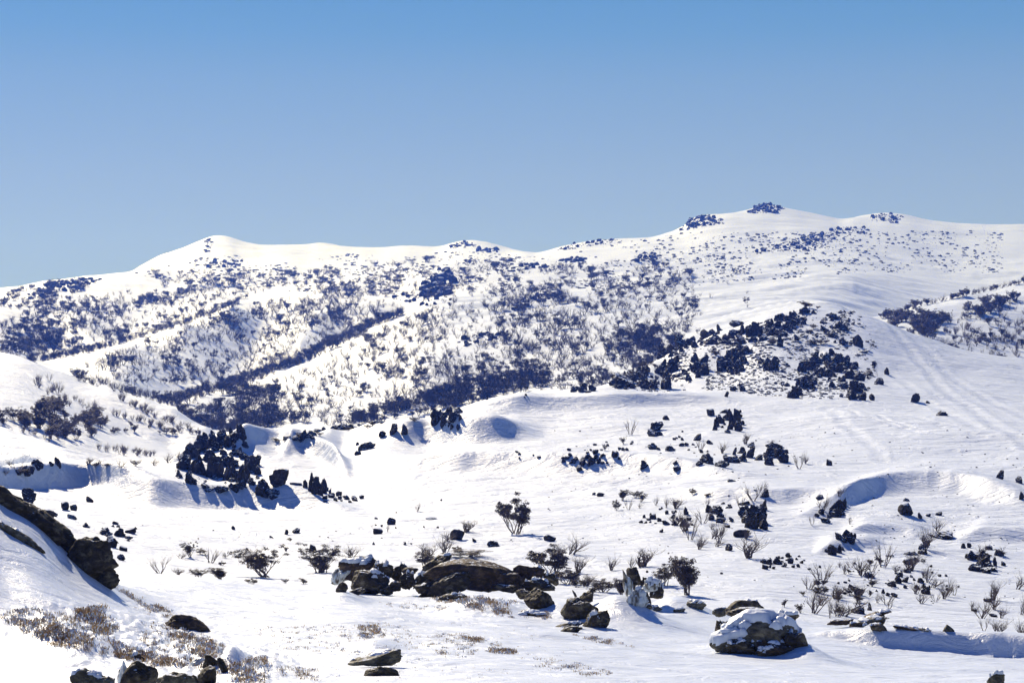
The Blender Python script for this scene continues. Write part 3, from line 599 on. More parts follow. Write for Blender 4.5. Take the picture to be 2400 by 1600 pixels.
def strewn(name, poly, n, sz, y0, y1, parent=None, org=(0, 0, 0), patch=0, sc=40, mat=None, flat=0.7, sub=1):
    V0, F0 = rock_verts(5, sub, planes=7, amp=0.12); allV, allF, c = [], [], 0
    for (x, y) in rpoly(poly, n, patch, sc):
        Y = hit_grid(PYF, x, y, y0, y1, False)
        if Y is None: continue
        k = Y/FOC; w_ = (random.random()**2*(sz[1]-sz[0])+sz[0])*k/2
        V = rotZ(rotY(V0, random.uniform(-.6, .6)), random.uniform(0, 6.28))*np.array([w_*1.2, w_, w_*random.uniform(.5, 1.1)*flat/0.7])
        allV.append(V+np.array([(x-1200)*k, Y, ground(x, Y)+w_*0.25])-np.array(org)); allF.append(F0+c); c += len(V0)
    if not allV: return None
    o = link(name, np_mesh(name, np.concatenate(allV), np.concatenate(allF), mat or M['rock_mid'], smooth=False), parent); o['kind'] = 'stuff'
    return o
A0, A1 = 104, 330
# big outcrop on the west side of the bowl
cluster('largest cragged black outcrop with blue snow gullies, west of the wind bowl', 510, 1150,
    [(430, 1100, 38, 36, -20), (445, 1075, 32, 38, -15), (470, 1058, 36, 41), (500, 1045, 32, 38), (462, 1110, 39, 49), (500, 1120, 41, 57, 8), (540, 1125, 31, 49, 10), (560, 1140, 31, 54, -8), (585, 1105, 25, 39),
     (598, 1090, 22, 26), (525, 1092, 45, 28), (420, 1118, 23, 18, -25), (445, 1132, 23, 28), (480, 1148, 39, 16), (515, 1152, 41, 15), (552, 1150, 23, 18), (575, 1130, 20, 33), (490, 1080, 36, 28), (545, 1095, 26, 28), (572, 1075, 20, 25, 20), (604, 1112, 16, 21)],
    A0, 262, [(400, 1110), (430, 1065), (480, 1035), (560, 1050), (615, 1080), (600, 1140), (520, 1155), (440, 1145)], 60, (8, 24), (0.5, 1.2), 140)
cluster('jagged black crown of rocks on the crest above the largest outcrop', 545, 1035,
    [(520, 1030, 26, 26), (540, 1042, 34, 30), (560, 1016, 26, 26), (552, 1030, 28, 20), (574, 1048, 12, 18, 20), (566, 1022, 18, 30), (510, 1042, 20, 18)],
    A0, 300, [(505, 1045), (525, 1015), (570, 1005), (580, 1045), (545, 1055)], 14, (8, 16), (0.8, 1.5), 10)
cluster('tight fan of five upright dark stones east of the big outcrop', 745, 1160,
    [(728, 1152, 13, 46, 4), (738, 1158, 15, 42, 0), (749, 1160, 13, 36, -4), (758, 1156, 14, 36, -10), (764, 1150, 12, 26, -14), (735, 1128, 8, 12), (773, 1158, 8, 16)], A0, 280)
cluster('small black outcrop with a snow heart at the west end of the upper drift', 1045, 998,
    [(1022, 992, 26, 34), (1040, 998, 22, 26), (1062, 985, 26, 22, -30), (1030, 972, 22, 18), (1075, 968, 22, 14), (1052, 972, 20, 18), (1060, 1004, 10, 12), (1073, 1005, 9, 12), (1016, 978, 12, 16)],
    A0, 340, [(1005, 990), (1030, 960), (1085, 955), (1080, 985), (1050, 1000)], 14, (7, 15), (0.7, 1.3), 10)
cluster('three dark knobs on the crest between the snow gum slope and the rocky hill', 1368, 918,
    [(1345, 918, 20, 14), (1366, 918, 24, 22), (1388, 916, 20, 16), (1354, 914, 16, 10), (1378, 920, 18, 10)], A0, 372)
HILL = dict(y0=300, y1=455)
cluster('dark block field at the west foot of the rocky hill', 1480, 908,
    [(1465, 906, 52, 36), (1478, 896, 30, 30), (1450, 908, 26, 18), (1500, 905, 18, 14), (1512, 912, 22, 16), (1530, 908, 24, 16), (1503, 873, 22, 14), (1487, 882, 16, 18)],
    330, 455, [(1432, 905), (1470, 872), (1510, 868), (1545, 890), (1545, 918), (1440, 912)], 69, (7, 18), (0.6, 1.2), 108)
cluster('tall leaning black shard over a blue snow hollow on the rocky hill', 1565, 912,
    [(1562, 912, 26, 60, 22), (1575, 872, 40, 38, 10), (1555, 862, 20, 22), (1614, 892, 15, 22), (1640, 868, 38, 42), (1652, 878, 24, 30), (1636, 885, 14, 22), (1627, 848, 26, 18), (1586, 850, 18, 16)],
    330, 455, [(1540, 870), (1640, 838), (1665, 850), (1650, 880), (1600, 880), (1560, 915)], 33, (7, 17), (0.6, 1.3), 54)
cluster('dark crags around two snow pockets in the middle of the rocky hill', 1710, 865,
    [(1700, 868, 38, 30), (1722, 850, 26, 34), (1742, 832, 26, 20), (1732, 868, 22, 26), (1748, 848, 14, 12), (1712, 836, 20, 16), (1690, 850, 20, 18)],
    330, 455, [(1685, 870), (1700, 840), (1720, 815), (1755, 815), (1748, 850), (1735, 885)], 51, (7, 17), (0.6, 1.3), 54)
cluster('west flank of dark ledges climbing to the rocky hill shoulder', 1590, 812,
    [(1600, 808, 46, 26), (1618, 792, 24, 24), (1656, 788, 28, 18), (1560, 832, 34, 24), (1575, 825, 24, 20), (1668, 806, 30, 18), (1680, 795, 20, 14), (1548, 836, 18, 12)],
    340, 455, [(1545, 838), (1600, 790), (1680, 770), (1690, 800), (1640, 812), (1590, 835)], 45, (7, 17), (0.5, 1.0), 72)
cluster('long serried ridge of black rocks below the rocky hill summit', 1790, 780,
    [(1728, 765, 34, 16), (1684, 772, 14, 18, 20), (1742, 780, 26, 22), (1776, 785, 22, 34, 20), (1760, 788, 24, 24), (1802, 770, 28, 24), (1830, 752, 30, 18), (1822, 768, 18, 16), (1850, 765, 22, 22), (1860, 748, 26, 16),
     (1885, 735, 28, 20), (1870, 758, 18, 16), (1885, 760, 16, 14), (1905, 735, 14, 9), (1720, 785, 26, 14), (1738, 797, 30, 12), (1765, 800, 22, 10), (1790, 797, 22, 12), (1810, 785, 24, 12), (1835, 785, 26, 10), (1850, 778, 16, 8)],
    340, 455, [(1690, 795), (1760, 762), (1830, 742), (1890, 722), (1890, 750), (1850, 785), (1740, 812), (1700, 812)], 105, (6, 16), (0.5, 1.1), 108)
cluster('broken dark cap of stones on the east shoulder of the rocky hill', 1965, 775,
    [(1965, 772, 26, 22), (1955, 748, 24, 14), (1978, 775, 20, 16), (1934, 774, 20, 12), (1990, 755, 10, 9), (1950, 790, 22, 10), (1975, 806, 16, 16), (1957, 803, 8, 7)],
    340, 455, [(1920, 745), (1960, 730), (2005, 728), (2000, 770), (1960, 795), (1925, 780)], 39, (5, 13), (0.4, 0.9), 72)
cluster('arc of tumbled black rocks on the east face of the rocky hill', 1950, 880,
    [(1880, 872, 26, 26), (1905, 868, 26, 24), (1935, 845, 28, 20), (1958, 852, 34, 26), (1950, 870, 26, 22), (1970, 872, 28, 24), (1990, 888, 28, 20), (2015, 892, 26, 18), (2035, 880, 20, 14), (1925, 878, 18, 20), (1918, 852, 22, 18), (1975, 845, 22, 12)],
    330, 455, [(1865, 878), (1880, 850), (1930, 828), (1975, 838), (2020, 870), (2045, 890), (2000, 902), (1950, 890), (1920, 888)], 90, (7, 18), (0.6, 1.2), 54)
cluster('ragged dark rock knot below the arc of tumbled rocks', 1885, 915,
    [(1890, 908, 32, 22), (1898, 895, 24, 18), (1860, 932, 30, 24), (1872, 922, 20, 18), (1846, 905, 14, 9), (1905, 912, 16, 14), (1876, 902, 20, 12)],
    300, 455, [(1850, 935), (1870, 890), (1905, 885), (1910, 915), (1880, 930)], 33, (6, 15), (0.6, 1.2), 36)
cluster('rounded black double crag at the east foot of the rocky hill', 2005, 935,
    [(2008, 922, 38, 30), (1996, 936, 28, 24), (2022, 938, 20, 20), (2020, 910, 24, 14), (1980, 912, 18, 14), (1970, 906, 14, 9), (1950, 908, 14, 16), (2044, 938, 10, 18), (1972, 930, 12, 8)],
    300, 455, [(1985, 938), (1995, 898), (2030, 905), (2030, 935)], 15, (6, 14), (0.6, 1.2), 22)
cluster('dark ragged crag beside a lee shadow, mid rocky hill', 1808, 870,
    [(1808, 868, 34, 30), (1785, 852, 18, 16), (1820, 855, 14, 16), (1796, 856, 12, 10)], 300, 455, [(1790, 870), (1800, 845), (1828, 845), (1825, 868)], 15, (6, 14), (0.6, 1.2), 18)
for (x, y, a, b, lb) in ((1739, 916, 24, 20, 'pyramid shaped dark boulder under the rocky hill screes'), (1718, 916, 16, 12, 'low dark stone beside the pyramid shaped boulder'), (1703, 930, 8, 14, 'thin upright stone casting a long blue shadow'),
      (1830, 812, 18, 26, 'tall narrow rock alone on the hill snowfield'), (1867, 798, 16, 16, 'dark wedge rock above the hill snowfield'), (1976, 808, 14, 16, 'lone rounded stone on the bare east shoulder'),
      (2012, 812, 22, 28, 'ragged dark rock furthest up the east shoulder'), (2078, 877, 16, 16, 'single pointed stone high on the long snow flank'), (2146, 942, 22, 22, 'chunky boulder with a pale west side on the long snow flank'), (2175, 945, 10, 6, 'little flat stone just past the chunky flank boulder'),
      (2206, 983, 26, 10, 'flat dark rock lying alone on the smooth flank'), (2022, 826, 30, 8, 'short ledge of stone under the bare east shoulder'), (2048, 858, 12, 12, 'dark chip of rock east of the tumbled arc'), (2062, 900, 24, 16, 'scrubby rock at the tail of the tumbled arc')):
    o = midrock(x, y, a, b, 290, 470); tag(o, lb, 'rock')
# scree between the crags: countless chips
scree = strewn('scree', [(1440, 912), (1560, 850), (1650, 800), (1760, 760), (1890, 720), (2010, 730), (2050, 800), (2060, 900), (2000, 935), (1850, 935), (1700, 915), (1560, 920)], 2600, (2.0, 10), 300, 458, patch=3, sc=38, flat=0.5)
tag(scree, 'loose dark scree and stone chips over the rocky hill', 'scree')
# outcrops in the middle bowl
MB = (150, 340)
cluster('upright black fin cluster below the long shaded drift', 1720, 1008,
    [(1728, 1000, 16, 44, 6), (1716, 998, 18, 40, -8), (1704, 985, 24, 28), (1690, 992, 18, 20), (1680, 998, 14, 26), (1676, 1008, 12, 14), (1732, 1010, 18, 24), (1712, 1006, 14, 18), (1700, 968, 24, 10), (1706, 1014, 14, 9)],
    *MB, [(1672, 1008), (1690, 965), (1735, 955), (1742, 1008)], 16, (6, 13), (0.7, 1.3), 10)
cluster('row of linked black boulders with a blue shadow apron', 1740, 1085,
    [(1722, 1066, 16, 18), (1742, 1062, 20, 16), (1760, 1072, 26, 30), (1740, 1082, 30, 26), (1716, 1084, 32, 20), (1760, 1048, 20, 14, 20), (1778, 1078, 24, 12), (1692, 1094, 34, 16), (1660, 1085, 34, 26), (1640, 1090, 18, 11), (1700, 1074, 12, 9)], *MB)
cluster('chunky black twin crag east of the linked boulders', 1820, 1090,
    [(1815, 1072, 40, 30), (1830, 1082, 30, 34), (1804, 1090, 24, 22), (1840, 1084, 16, 22), (1818, 1050, 44, 12), (1844, 1062, 12, 10)], *MB, [(1797, 1085), (1800, 1048), (1845, 1052), (1845, 1085)], 10, (6, 12), (0.7, 1.3), 6)
cluster('large round honeycombed black outcrop ringed by snow', 1767, 1240,
    [(1750, 1225, 34, 40), (1768, 1215, 34, 34), (1785, 1228, 32, 44), (1765, 1238, 40, 32), (1742, 1210, 26, 24), (1790, 1240, 24, 24), (1750, 1200, 24, 18), (1776, 1205, 26, 20)], 120, 300, [(1735, 1215), (1745, 1192), (1790, 1200), (1800, 1230), (1760, 1242)], 12, (7, 14), (0.7, 1.2), 0, bury=0.3)
cluster('rough dark rock clump west of the honeycombed outcrop', 1672, 1222,
    [(1662, 1200, 22, 18), (1678, 1204, 28, 22), (1690, 1212, 22, 20), (1668, 1218, 20, 16), (1690, 1225, 24, 14), (1715, 1222, 12, 11)], 120, 300)
cluster('ribbed black crag at the head of the deep blue hollow', 1965, 1222,
    [(1958, 1198, 18, 30), (1970, 1195, 18, 28, -6), (1980, 1190, 12, 26), (1962, 1212, 28, 22), (1950, 1208, 18, 18), (1972, 1207, 18, 18), (1936, 1224, 26, 12), (1944, 1214, 14, 10), (1915, 1210, 14, 8), (1925, 1205, 16, 14)], 120, 300, [(1945, 1215), (1952, 1178), (1982, 1172), (1980, 1205), (1955, 1222)], 10, (6, 12), (0.7, 1.3), 0)
cluster('pair of pointed dark rocks with snow saddle between them', 1983, 1270,
    [(1972, 1266, 34, 14), (1992, 1272, 20, 26), (1984, 1262, 16, 22), (2002, 1262, 10, 14)], 120, 300)
cluster('compact dark crag just below the pointed pair', 1957, 1302,
    [(1952, 1300, 26, 28), (1968, 1296, 14, 20), (1938, 1294, 10, 9), (1974, 1288, 10, 8), (1945, 1288, 12, 14)], 120, 300)
cluster('massive low black outcrop in a scooped snow ring at the east', 2304, 1342,
    [(2280, 1312, 26, 22), (2308, 1330, 34, 38), (2325, 1338, 24, 24), (2290, 1338, 36, 18), (2312, 1342, 44, 14), (2302, 1310, 20, 20), (2270, 1308, 16, 12), (2332, 1326, 10, 22)], 110, 300, [(2275, 1335), (2290, 1300), (2325, 1305), (2335, 1338)], 10, (6, 12), (0.7, 1.2), 0)
cluster('clump of dark rocks and brush above the lower rock row', 2164, 1298,
    [(2164, 1298, 26, 26), (2172, 1282, 20, 18), (2130, 1300, 16, 8), (2144, 1300, 14, 8), (2148, 1316, 14, 10)], 110, 300)
cluster('loose group of black rocks with heaped snow, centre of the east slope', 2108, 1375,
    [(2105, 1366, 16, 20), (2122, 1364, 16, 16), (2092, 1374, 18, 14), (2112, 1352, 10, 12), (2128, 1342, 16, 9), (2136, 1352, 10, 7), (2122, 1378, 12, 8), (2143, 1360, 8, 7)], 110, 300)
cluster('ragged dark stones trailing east from the heaped snow group', 2165, 1388,
    [(2158, 1365, 18, 12), (2172, 1392, 20, 18), (2150, 1380, 12, 10), (2166, 1378, 16, 12), (2178, 1380, 10, 10)], 110, 300)
cluster('row of small black stones along a thin blue shadow line', 2080, 1397,
    [(2070, 1390, 10, 10), (2082, 1396, 12, 10), (2095, 1398, 16, 10), (2055, 1386, 8, 6), (2040, 1388, 7, 6)], 110, 300)
cluster('short stack of square black blocks above the bare gums', 2008, 1394,
    [(2014, 1394, 22, 20), (2002, 1384, 16, 14), (1994, 1378, 12, 9), (1980, 1392, 10, 6)], 110, 300)
cluster('dark stone pile in the boulder scatter below the drift rim', 1390, 1090,
    [(1366, 1088, 18, 24), (1385, 1090, 22, 20), (1394, 1075, 18, 12), (1404, 1084, 14, 14), (1378, 1074, 16, 10), (1412, 1070, 14, 9), (1395, 1062, 14, 11)], *MB)
cluster('dark stones heaped against a short blue drift', 1535, 1025,
    [(1538, 1008, 28, 20), (1532, 1022, 30, 15), (1548, 996, 12, 9), (1545, 1020, 16, 10)], *MB)
cluster('tumbled dark blocks on the crest by the west frost scrub', 70, 1105,
    [(57, 1108, 28, 18), (86, 1096, 28, 18), (40, 1110, 16, 10), (96, 1096, 14, 16), (72, 1104, 18, 14)], 110, 260)
cluster('upright square stone pair standing on the west crest', 128, 1092,
    [(134, 1090, 12, 22), (119, 1090, 14, 11), (139, 1096, 6, 6)], 110, 265)
cluster('brown rocks and scrub where the valley shows over the crest', 720, 1025,
    [(712, 1030, 16, 24), (700, 1024, 22, 12), (728, 1020, 26, 12), (745, 1012, 24, 9), (758, 1002, 12, 9), (690, 1030, 24, 9), (672, 1028, 20, 8), (735, 1028, 26, 8)], 110, 310)
cluster('long dark rock edge on the crest west of the trio of stones', 815, 1000,
    [(800, 1002, 36, 14), (820, 996, 30, 14), (785, 1005, 20, 10), (842, 993, 12, 6), (880, 992, 30, 8), (895, 992, 22, 6)], 110, 315)
# --- single boulders (photo px, base, w, h, kind: r round, s shard, label)
B = '' 
SINGLE = [
 (653, 1141, 42, 43, 's', 'kite shaped black boulder, biggest of the trio under the wind bowl'), (614, 1162, 38, 40, 's', 'leaning black slab boulder west of the kite shaped one'), (642, 1166, 38, 20, 's', 'low domed black rock in front of the kite shaped boulder'),
 (715, 1143, 11, 20, 'r', 'slim standing stone next to the fan of upright stones'), (694, 1136, 28, 6, 'r', 'thin lying slab linking the kite boulder to the fan'), (733, 1291, 18, 16, 'r', 'blunt grey stone rising behind the second dark shrub'),
 (923, 1018, 19, 27, 's', 'tallest of three tooth stones under the crest'), (897, 1024, 15, 15, 's', 'shortest of three tooth stones, lowest on the slope'), (947, 1018, 17, 24, 's', 'eastern tooth stone of the three under the crest'),
 (859, 1053, 38, 17, 's', 'wide low rock between the tooth stones and the wind bowl'), (838, 1042, 12, 8, 's', 'small stone touching the wide low rock on its west side'), (838, 1066, 16, 10, 's', 'tiny paired stones below the wide low rock'),
 (917, 1229, 20, 17, 's', 'pointed grey boulder alone on the open white slope'), (886, 1251, 22, 14, 'r', 'rounded dark boulder below the pointed grey one'), (875, 1276, 6, 7, 's', 'tiny stone dot under the rounded dark boulder'),
 (1072, 1265, 30, 26, 'r', 'grey boulder wedged among bare bushes over the outcrop'), (1112, 1269, 10, 11, 's', 'small wedge stone east of the bush wedged boulder'), (1156, 1281, 28, 14, 's', 'low dark stone near the lone leafy snow gum'), (1010, 1217, 24, 5, 's', 'flat sliver of rock on the open white slope'), (949, 1276, 8, 7, 's', 'speck sized stone on the slope behind the central outcrop'),
 (1289, 1267, 28, 16, 'r', 'flat oval boulder east of the lone leafy snow gum'), (1561, 984, 19, 12, 'r', 'small rounded stone uphill of the blue drift heap'), (1667, 974, 18, 17, 'r', 'grey stone with a shadow spike beside the fin cluster'), (1358, 1102, 17, 13, 'r', 'lowest oval stone of the boulder scatter'),
 (1441, 1071, 17, 15, 'r', 'rounded stone at the east end of the boulder scatter'), (1322, 1083, 12, 9, 's', 'leaning flake at the west end of the boulder scatter'), (1345, 1084, 14, 11, 's', 'two humped flake in the boulder scatter'), (1511, 1096, 26, 19, 's', 'hat shaped dark boulder with a twig on top'), (1587, 1103, 20, 12, 'r', 'dark stone with brown grass behind it'),
 (1583, 1088, 12, 10, 's', 'little stone just above the grassy dark stone'), (1634, 1032, 26, 13, 's', 'dark low rock behind the first hill gum'), (1663, 1040, 14, 10, 'r', 'small grey stone beside the first hill gum'), (1598, 1045, 14, 8, 's', 'flat stone uphill of the linked boulders'), (1570, 1056, 26, 12, 's', 'cracked dark stone in the line of scattered rocks'), (1530, 1052, 22, 15, 's', 'split pair of dark stones in the line of scattered rocks'),
 (1543, 1068-14, 10, 8, 's', 'small square stone above the split pair'), (1944, 1090, 14, 15, 'r', 'round stone with a tail of shadow right of the twin crag'), (1408, 1163, 16, 9, 'r', 'grey oval stone at the upper west of the brush field'), (1392, 1159, 8, 6, 'r', 'tiny stone left of the grey oval one'),
 (1714, 1128, 18, 6, 's', 'thin curved stone blade in the smooth snow'), (1608, 1206, 16, 20, 's', 'upright blunt stone standing over the stone litter'), (1531, 1216, 17, 13, 'r', 'rounded dark stone at the top of the stone litter'), (1546, 1222, 12, 10, 'r', 'small rounded neighbour of the litter top stone'), (1600, 1234, 17, 21, 's', 'ragged upright stone at the foot of the stone litter'), (1584, 1231, 12, 12, 's', 'knuckle shaped stone in the litter foot'),
 (1562, 1229, 20, 10, 's', 'flat double stone in the middle of the litter'), (1551, 1247, 9, 9, 'r', 'lone pebble sized rock beneath the litter'), (1792, 1194, 22, 27, 's', 'tall dark crag right above the honeycombed outcrop'), (1745, 1183, 26, 10, 'r', 'long low stone between two gum thickets'), (1790, 1165, 25, 16, 's', 'dark rocky lump under the leaning bare gum'), (1739, 1257, 38, 18, 'r', 'smooth whaleback rock in front of the honeycombed outcrop'),
 (1706, 1236, 12, 7, 'r', 'small flat rock west of the whaleback'), (1710, 1290, 22, 18, 's', 'dark block half hidden by the widest bare gum'), (1923, 1170, 21, 12, 's', 'triangular grey stone up from the ribbed crag'), (2123, 1206, 35, 29, 'r', 'smooth dome shaped boulder under the deep blue drift'), (2123, 1174, 17, 8, 's', 'dark shard just above the dome shaped boulder'),
 (2157, 1215, 12, 15, 's', 'narrow wedge stone east of the dome shaped boulder'), (2176, 1210, 12, 7, 'r', 'low stone beside the narrow wedge'), (2201, 1207, 17, 8, 's', 'flat topped stone furthest from the dome shaped boulder'), (2215, 1262, 70, 20, 's', 'long wedge shaped slab with a snow cap tip'), (2235, 1282, 0, 0, '', ''),
 (2272, 1283, 12, 12, 'r', 'dark stone at the end of a curled blue drift'), (2258, 1284, 12, 12, 's', 'brushy stone paired under the curled drift'), (2319, 1288, 20, 12, 'r', 'brown grey stone behind the massive low outcrop'), (2344, 1302, 20, 12, 's', 'scrubby stone uphill of the massive low outcrop'), (2352, 1325, 16, 11, 's', 'stone in the blue hollow beside the massive outcrop'),
 (2128, 1322, 23, 14, 'r', 'wide dark stone under the brush clump'), (2037, 1353, 33, 14, 's', 'wedge of rock under the second bare gum pair'), (2095, 1398, 0, 0, '', ''), (2097, 1398, 13, 9, 'r', 'smooth oval stone ending the row of small black stones'), (2013, 1437, 30, 18, 's', 'dark rock wrapped in bare gum stems'), (2039, 1430, 18, 18, 's', 'upright black stone just above the layered slabs'),
 (2317, 1410, 20, 10, 'r', 'flat stone within the lower east gums'), (2284, 1432, 14, 10, 'r', 'rounded stone by the lowest east gums'), (2330, 1445, 24, 8, 's', 'thin dark ledge in the lowest east gums'), (66, 1178, 30, 34, 's', 'dark rock in the blue shade near the rib top'), (152, 1194, 19, 19, 'r', 'round stone dug into the blue shaded drift'), (171, 1196, 15, 15, 'r', 'right hand twin of the stones in the shaded drift'),
 (210, 1177, 19, 15, 's', 'snow hooded stone high in the shaded drift'), (110, 1216, 32, 24, 'r', 'rounded dark boulder beyond the dark rib'), (128, 1210, 14, 10, 's', 'small stone leaning on the boulder beyond the rib'), (202, 1236, 17, 12, 's', 'square grey stone at the top of the left rock group'), (167, 1216, 23, 8, 's', 'flat grey slab below the twin stones'), (242, 1252, 36, 16, 's', 'broad dark stone of the west rock group'),
 (279, 1256, 22, 20, 's', 'blocky stone in the middle of the west rock group'), (305, 1249, 25, 12, 'r', 'low eastern stone of the west rock group'), (259, 1281, 30, 26, 'r', 'largest rounded stone of the west rock group'), (288, 1290, 18, 12, 'r', 'two lobed stone beneath the west rock group'), (282, 1312, 17, 14, 's', 'notched stone lowest in the west rock group'), (302, 1263, 18, 8, 's', 'thin stone shelf in the west rock group'),
 (270, 1228, 16, 7, 's', 'small stone uppermost in the west rock group'), (547, 1240, 10, 8, 's', 'lone stone with a snow tail on the rippled drift'), (671, 1252, 12, 12, 's', 'little upright stone on the rippled white slope'), (693, 1248, 20, 10, 's', 'flat dark stone beside the little upright one'), (635, 1260, 10, 6, 's', 'small chip of rock on the rippled slope'), (2345, 1122, 26, 20, 's', 'dark boulder on the east edge of the upper slope'), (2390, 1132, 22, 18, 's', 'boulder cut by the east edge of the picture'), (2395, 1170, 16, 18, 's', 'grey stone low on the east edge'),
 (670, 1291, 6, 7, 'r', 'pebble sized stone above the second dark shrub'), (2086, 1304, 18, 5, 's', 'thin flat stone west of the brush clump'), (1822, 1322, 26, 14, 's', 'dark block leading the rubble row on the slope'),
]
for (x, b, w_, h_, kd, lb) in SINGLE:
    if not w_: continue
    o = midrock(x, b, w_, h_, A0, A1, 'boulder', protos=ROUND if kd == 'r' else MIDP, bury=0.3, tilt=0 if kd == 'r' else None); tag(o, lb, 'boulder' if w_ > 14 else 'stone')
# groups of small stones that nothing tells apart
def spot(x, y, P_):
    xs = [p[0] for p in P_]; ys = [p[1] for p in P_]
    a = int(min(2, 3*(x-min(xs))/max(1, max(xs)-min(xs)))); b = int(min(2, 3*(y-min(ys))/max(1, max(ys)-min(ys))))
    return [['upper west in', 'topmost in', 'upper east in'], ['west in', 'amid', 'east in'], ['lower west in', 'lowest in', 'lower east in']][b][a]
def stones(poly, n, sz, label, group, y0=A0, y1=A1):
    for (x, y) in rpoly(poly, n):
        w_ = random.random()**1.5*(sz[1]-sz[0])+sz[0]; asp = random.uniform(.5, .95)
        o = midrock(x, y, w_, w_*asp, y0, y1, 'stone', protos=random.choice((MIDP, ROUND)), crest_ok=False)
        q = (w_-sz[0])/(sz[1]-sz[0])
        lab = ('tiny' if q < .12 else 'small' if q < .4 else 'middling' if q < .7 else 'large')+(' flat' if asp < .62 else ' stubby' if asp < .8 else ' blocky')+' stone '+spot(x, y, poly)+' '+label
        if o: tag(o, lab, 'stone', group)
stones([(1300, 1085), (1340, 1050), (1420, 1035), (1480, 1010), (1520, 1020), (1460, 1075), (1400, 1095)], 26, (6, 13), 'the boulder scatter', 'small stones of the boulder scatter')
stones([(1480, 1205), (1560, 1190), (1620, 1210), (1640, 1235), (1590, 1240), (1500, 1230)], 26, (6, 12), 'the litter', 'small stones of the litter')
stones([(1690, 1180), (1730, 1175), (1740, 1190), (1700, 1192)], 7, (6, 9), 'the short stone line', 'stones in the short line')
stones([(1770, 1330), (1810, 1300), (1850, 1295), (1900, 1310), (1880, 1330), (1800, 1335)], 26, (6, 16), 'the rubble row', 'stones in the rubble row')
stones([(770, 1160), (850, 1165), (855, 1175), (790, 1180), (740, 1175)], 15, (7, 15), 'the stone string', 'stones in the string')
stones([(200, 1225), (320, 1235), (300, 1275), (240, 1270)], 12, (6, 11), 'the west rock group', 'small stones of the west rock group')
stones([(1440, 1340-0), (1980, 1380), (2250, 1400), (2240, 1330), (2000, 1300), (1880, 1340)], 26, (5, 10), 'the gum strewn slope', 'small stones of the east slope', 110, 240)
stones([(1600, 1010), (1700, 1045), (1650, 1070), (1560, 1040)], 12, (5, 11), 'the stones above the linked boulders', 'small stones uphill of the linked boulders')
stones([(900, 1150), (1250, 1180), (1250, 1290), (900, 1280), (700, 1240)], 14, (4, 8), 'the open slope', 'tiny stones of the open slope')
stones([(1190, 1060), (1300, 1050), (1300, 1075), (1210, 1075)], 7, (5, 9), 'the upper bowl', 'tiny stones of the upper bowl')
stones([(1100, 935), (1240, 912), (1260, 930), (1100, 955)], 8, (5, 10), 'the valley crest', 'small stones of the crest', 250, 360)
chips = strewn('stone_chips', [(0, 1180), (600, 1270), (1300, 1290), (2400, 1480), (2400, 1000), (1300, 1000), (1250, 1240), (400, 1230)], 500, (1.5, 5), A0, A1, patch=9, sc=90); tag(chips, 'countless dark stone chips peppered over the slopes', 'stone chips')

# ------------------------------------------------------------------ far crags
FB = (620, 2650)
def far_crag(label, px, py, poly, n, sz, small=60, y0=700, y1=2650):
    Yc = hit_grid(PYF, px, py, y0, y1); root = empty('rock_outcrop', ((px-1200)/FOC*Yc, Yc, ground(px, Yc))); tag(root, label, 'rock outcrop'); org = tuple(root.location)
    for (x, y) in rpoly(poly, n):
        w_ = random.random()**1.5*(sz[1]-sz[0])+sz[0]; midrock(x, y, w_*1.2, w_*random.uniform(.5, 1.0), y0, y1, 'rock', root, org, FARP, None, 0.4)
    strewn('small_rocks', poly, small, (3, sz[0]), y0, y1, root, org, mat=M['rock_far'])
far_crag('largest blue black crag standing out of the wooded mountainside', 1025, 675, [(985, 690), (1000, 660), (1030, 632), (1058, 640), (1066, 668), (1055, 690), (1000, 702)], 46, (9, 22), 50)
far_crag('scatter of dark stone at the foot of the largest mountainside crag', 985, 705, [(900, 700), (960, 680), (1010, 690), (1070, 700), (1020, 722), (980, 712)], 18, (6, 12), 40)
far_crag('dark summit crag crowning the highest peak', 1790, 500, [(1745, 500), (1780, 480), (1800, 478), (1840, 488), (1820, 500), (1780, 500)], 60, (4, 10), 120)
far_crag('rocky knuckle on the ridge west of the highest peak', 1640, 520, [(1590, 545), (1615, 515), (1660, 505), (1690, 512), (1700, 525), (1640, 532)], 60, (4, 11), 140)
far_crag('wide band of blue grey boulders beneath the highest peak', 1860, 575, [(1760, 590), (1850, 565), (1900, 548), (1970, 545), (1965, 562), (1900, 590), (1830, 590), (1775, 596)], 70, (4, 11), 260)
far_crag('sprinkle of rocks on the shoulder near the second peak', 2010, 542, [(1940, 540), (1990, 530), (2040, 535), (2030, 548), (1960, 548)], 16, (4, 10), 60)
far_crag('dark rock speckles on top of the second peak', 2080, 512, [(2030, 512), (2070, 500), (2120, 505), (2105, 524), (2050, 520)], 20, (4, 9), 70)
far_crag('twin black rocks below the small round knoll on the skyline', 1140, 588, [(1110, 592), (1130, 582), (1170, 584), (1165, 594)], 14, (6, 13), 20)
far_crag('craggy top of the small round knoll on the skyline', 1095, 572, [(1045, 578), (1080, 566), (1115, 566), (1120, 580), (1060, 582)], 18, (4, 10), 40)
far_crag('shaded blue rib on the west summit', 484, 575, [(478, 595), (482, 565), (496, 556), (498, 575), (490, 592)], 12, (4, 8), 30)
far_crag('dark rocks strung along the low west skyline ridge', 130, 668, [(60, 690), (110, 668), (170, 652), (240, 655), (210, 668), (120, 690), (70, 705)], 50, (5, 12), 120)
far_crag('row of dark rocks on the long ridge under the gap in the skyline', 1200, 618, [(1130, 630), (1190, 612), (1260, 618), (1290, 626), (1180, 640)], 20, (6, 13), 50)
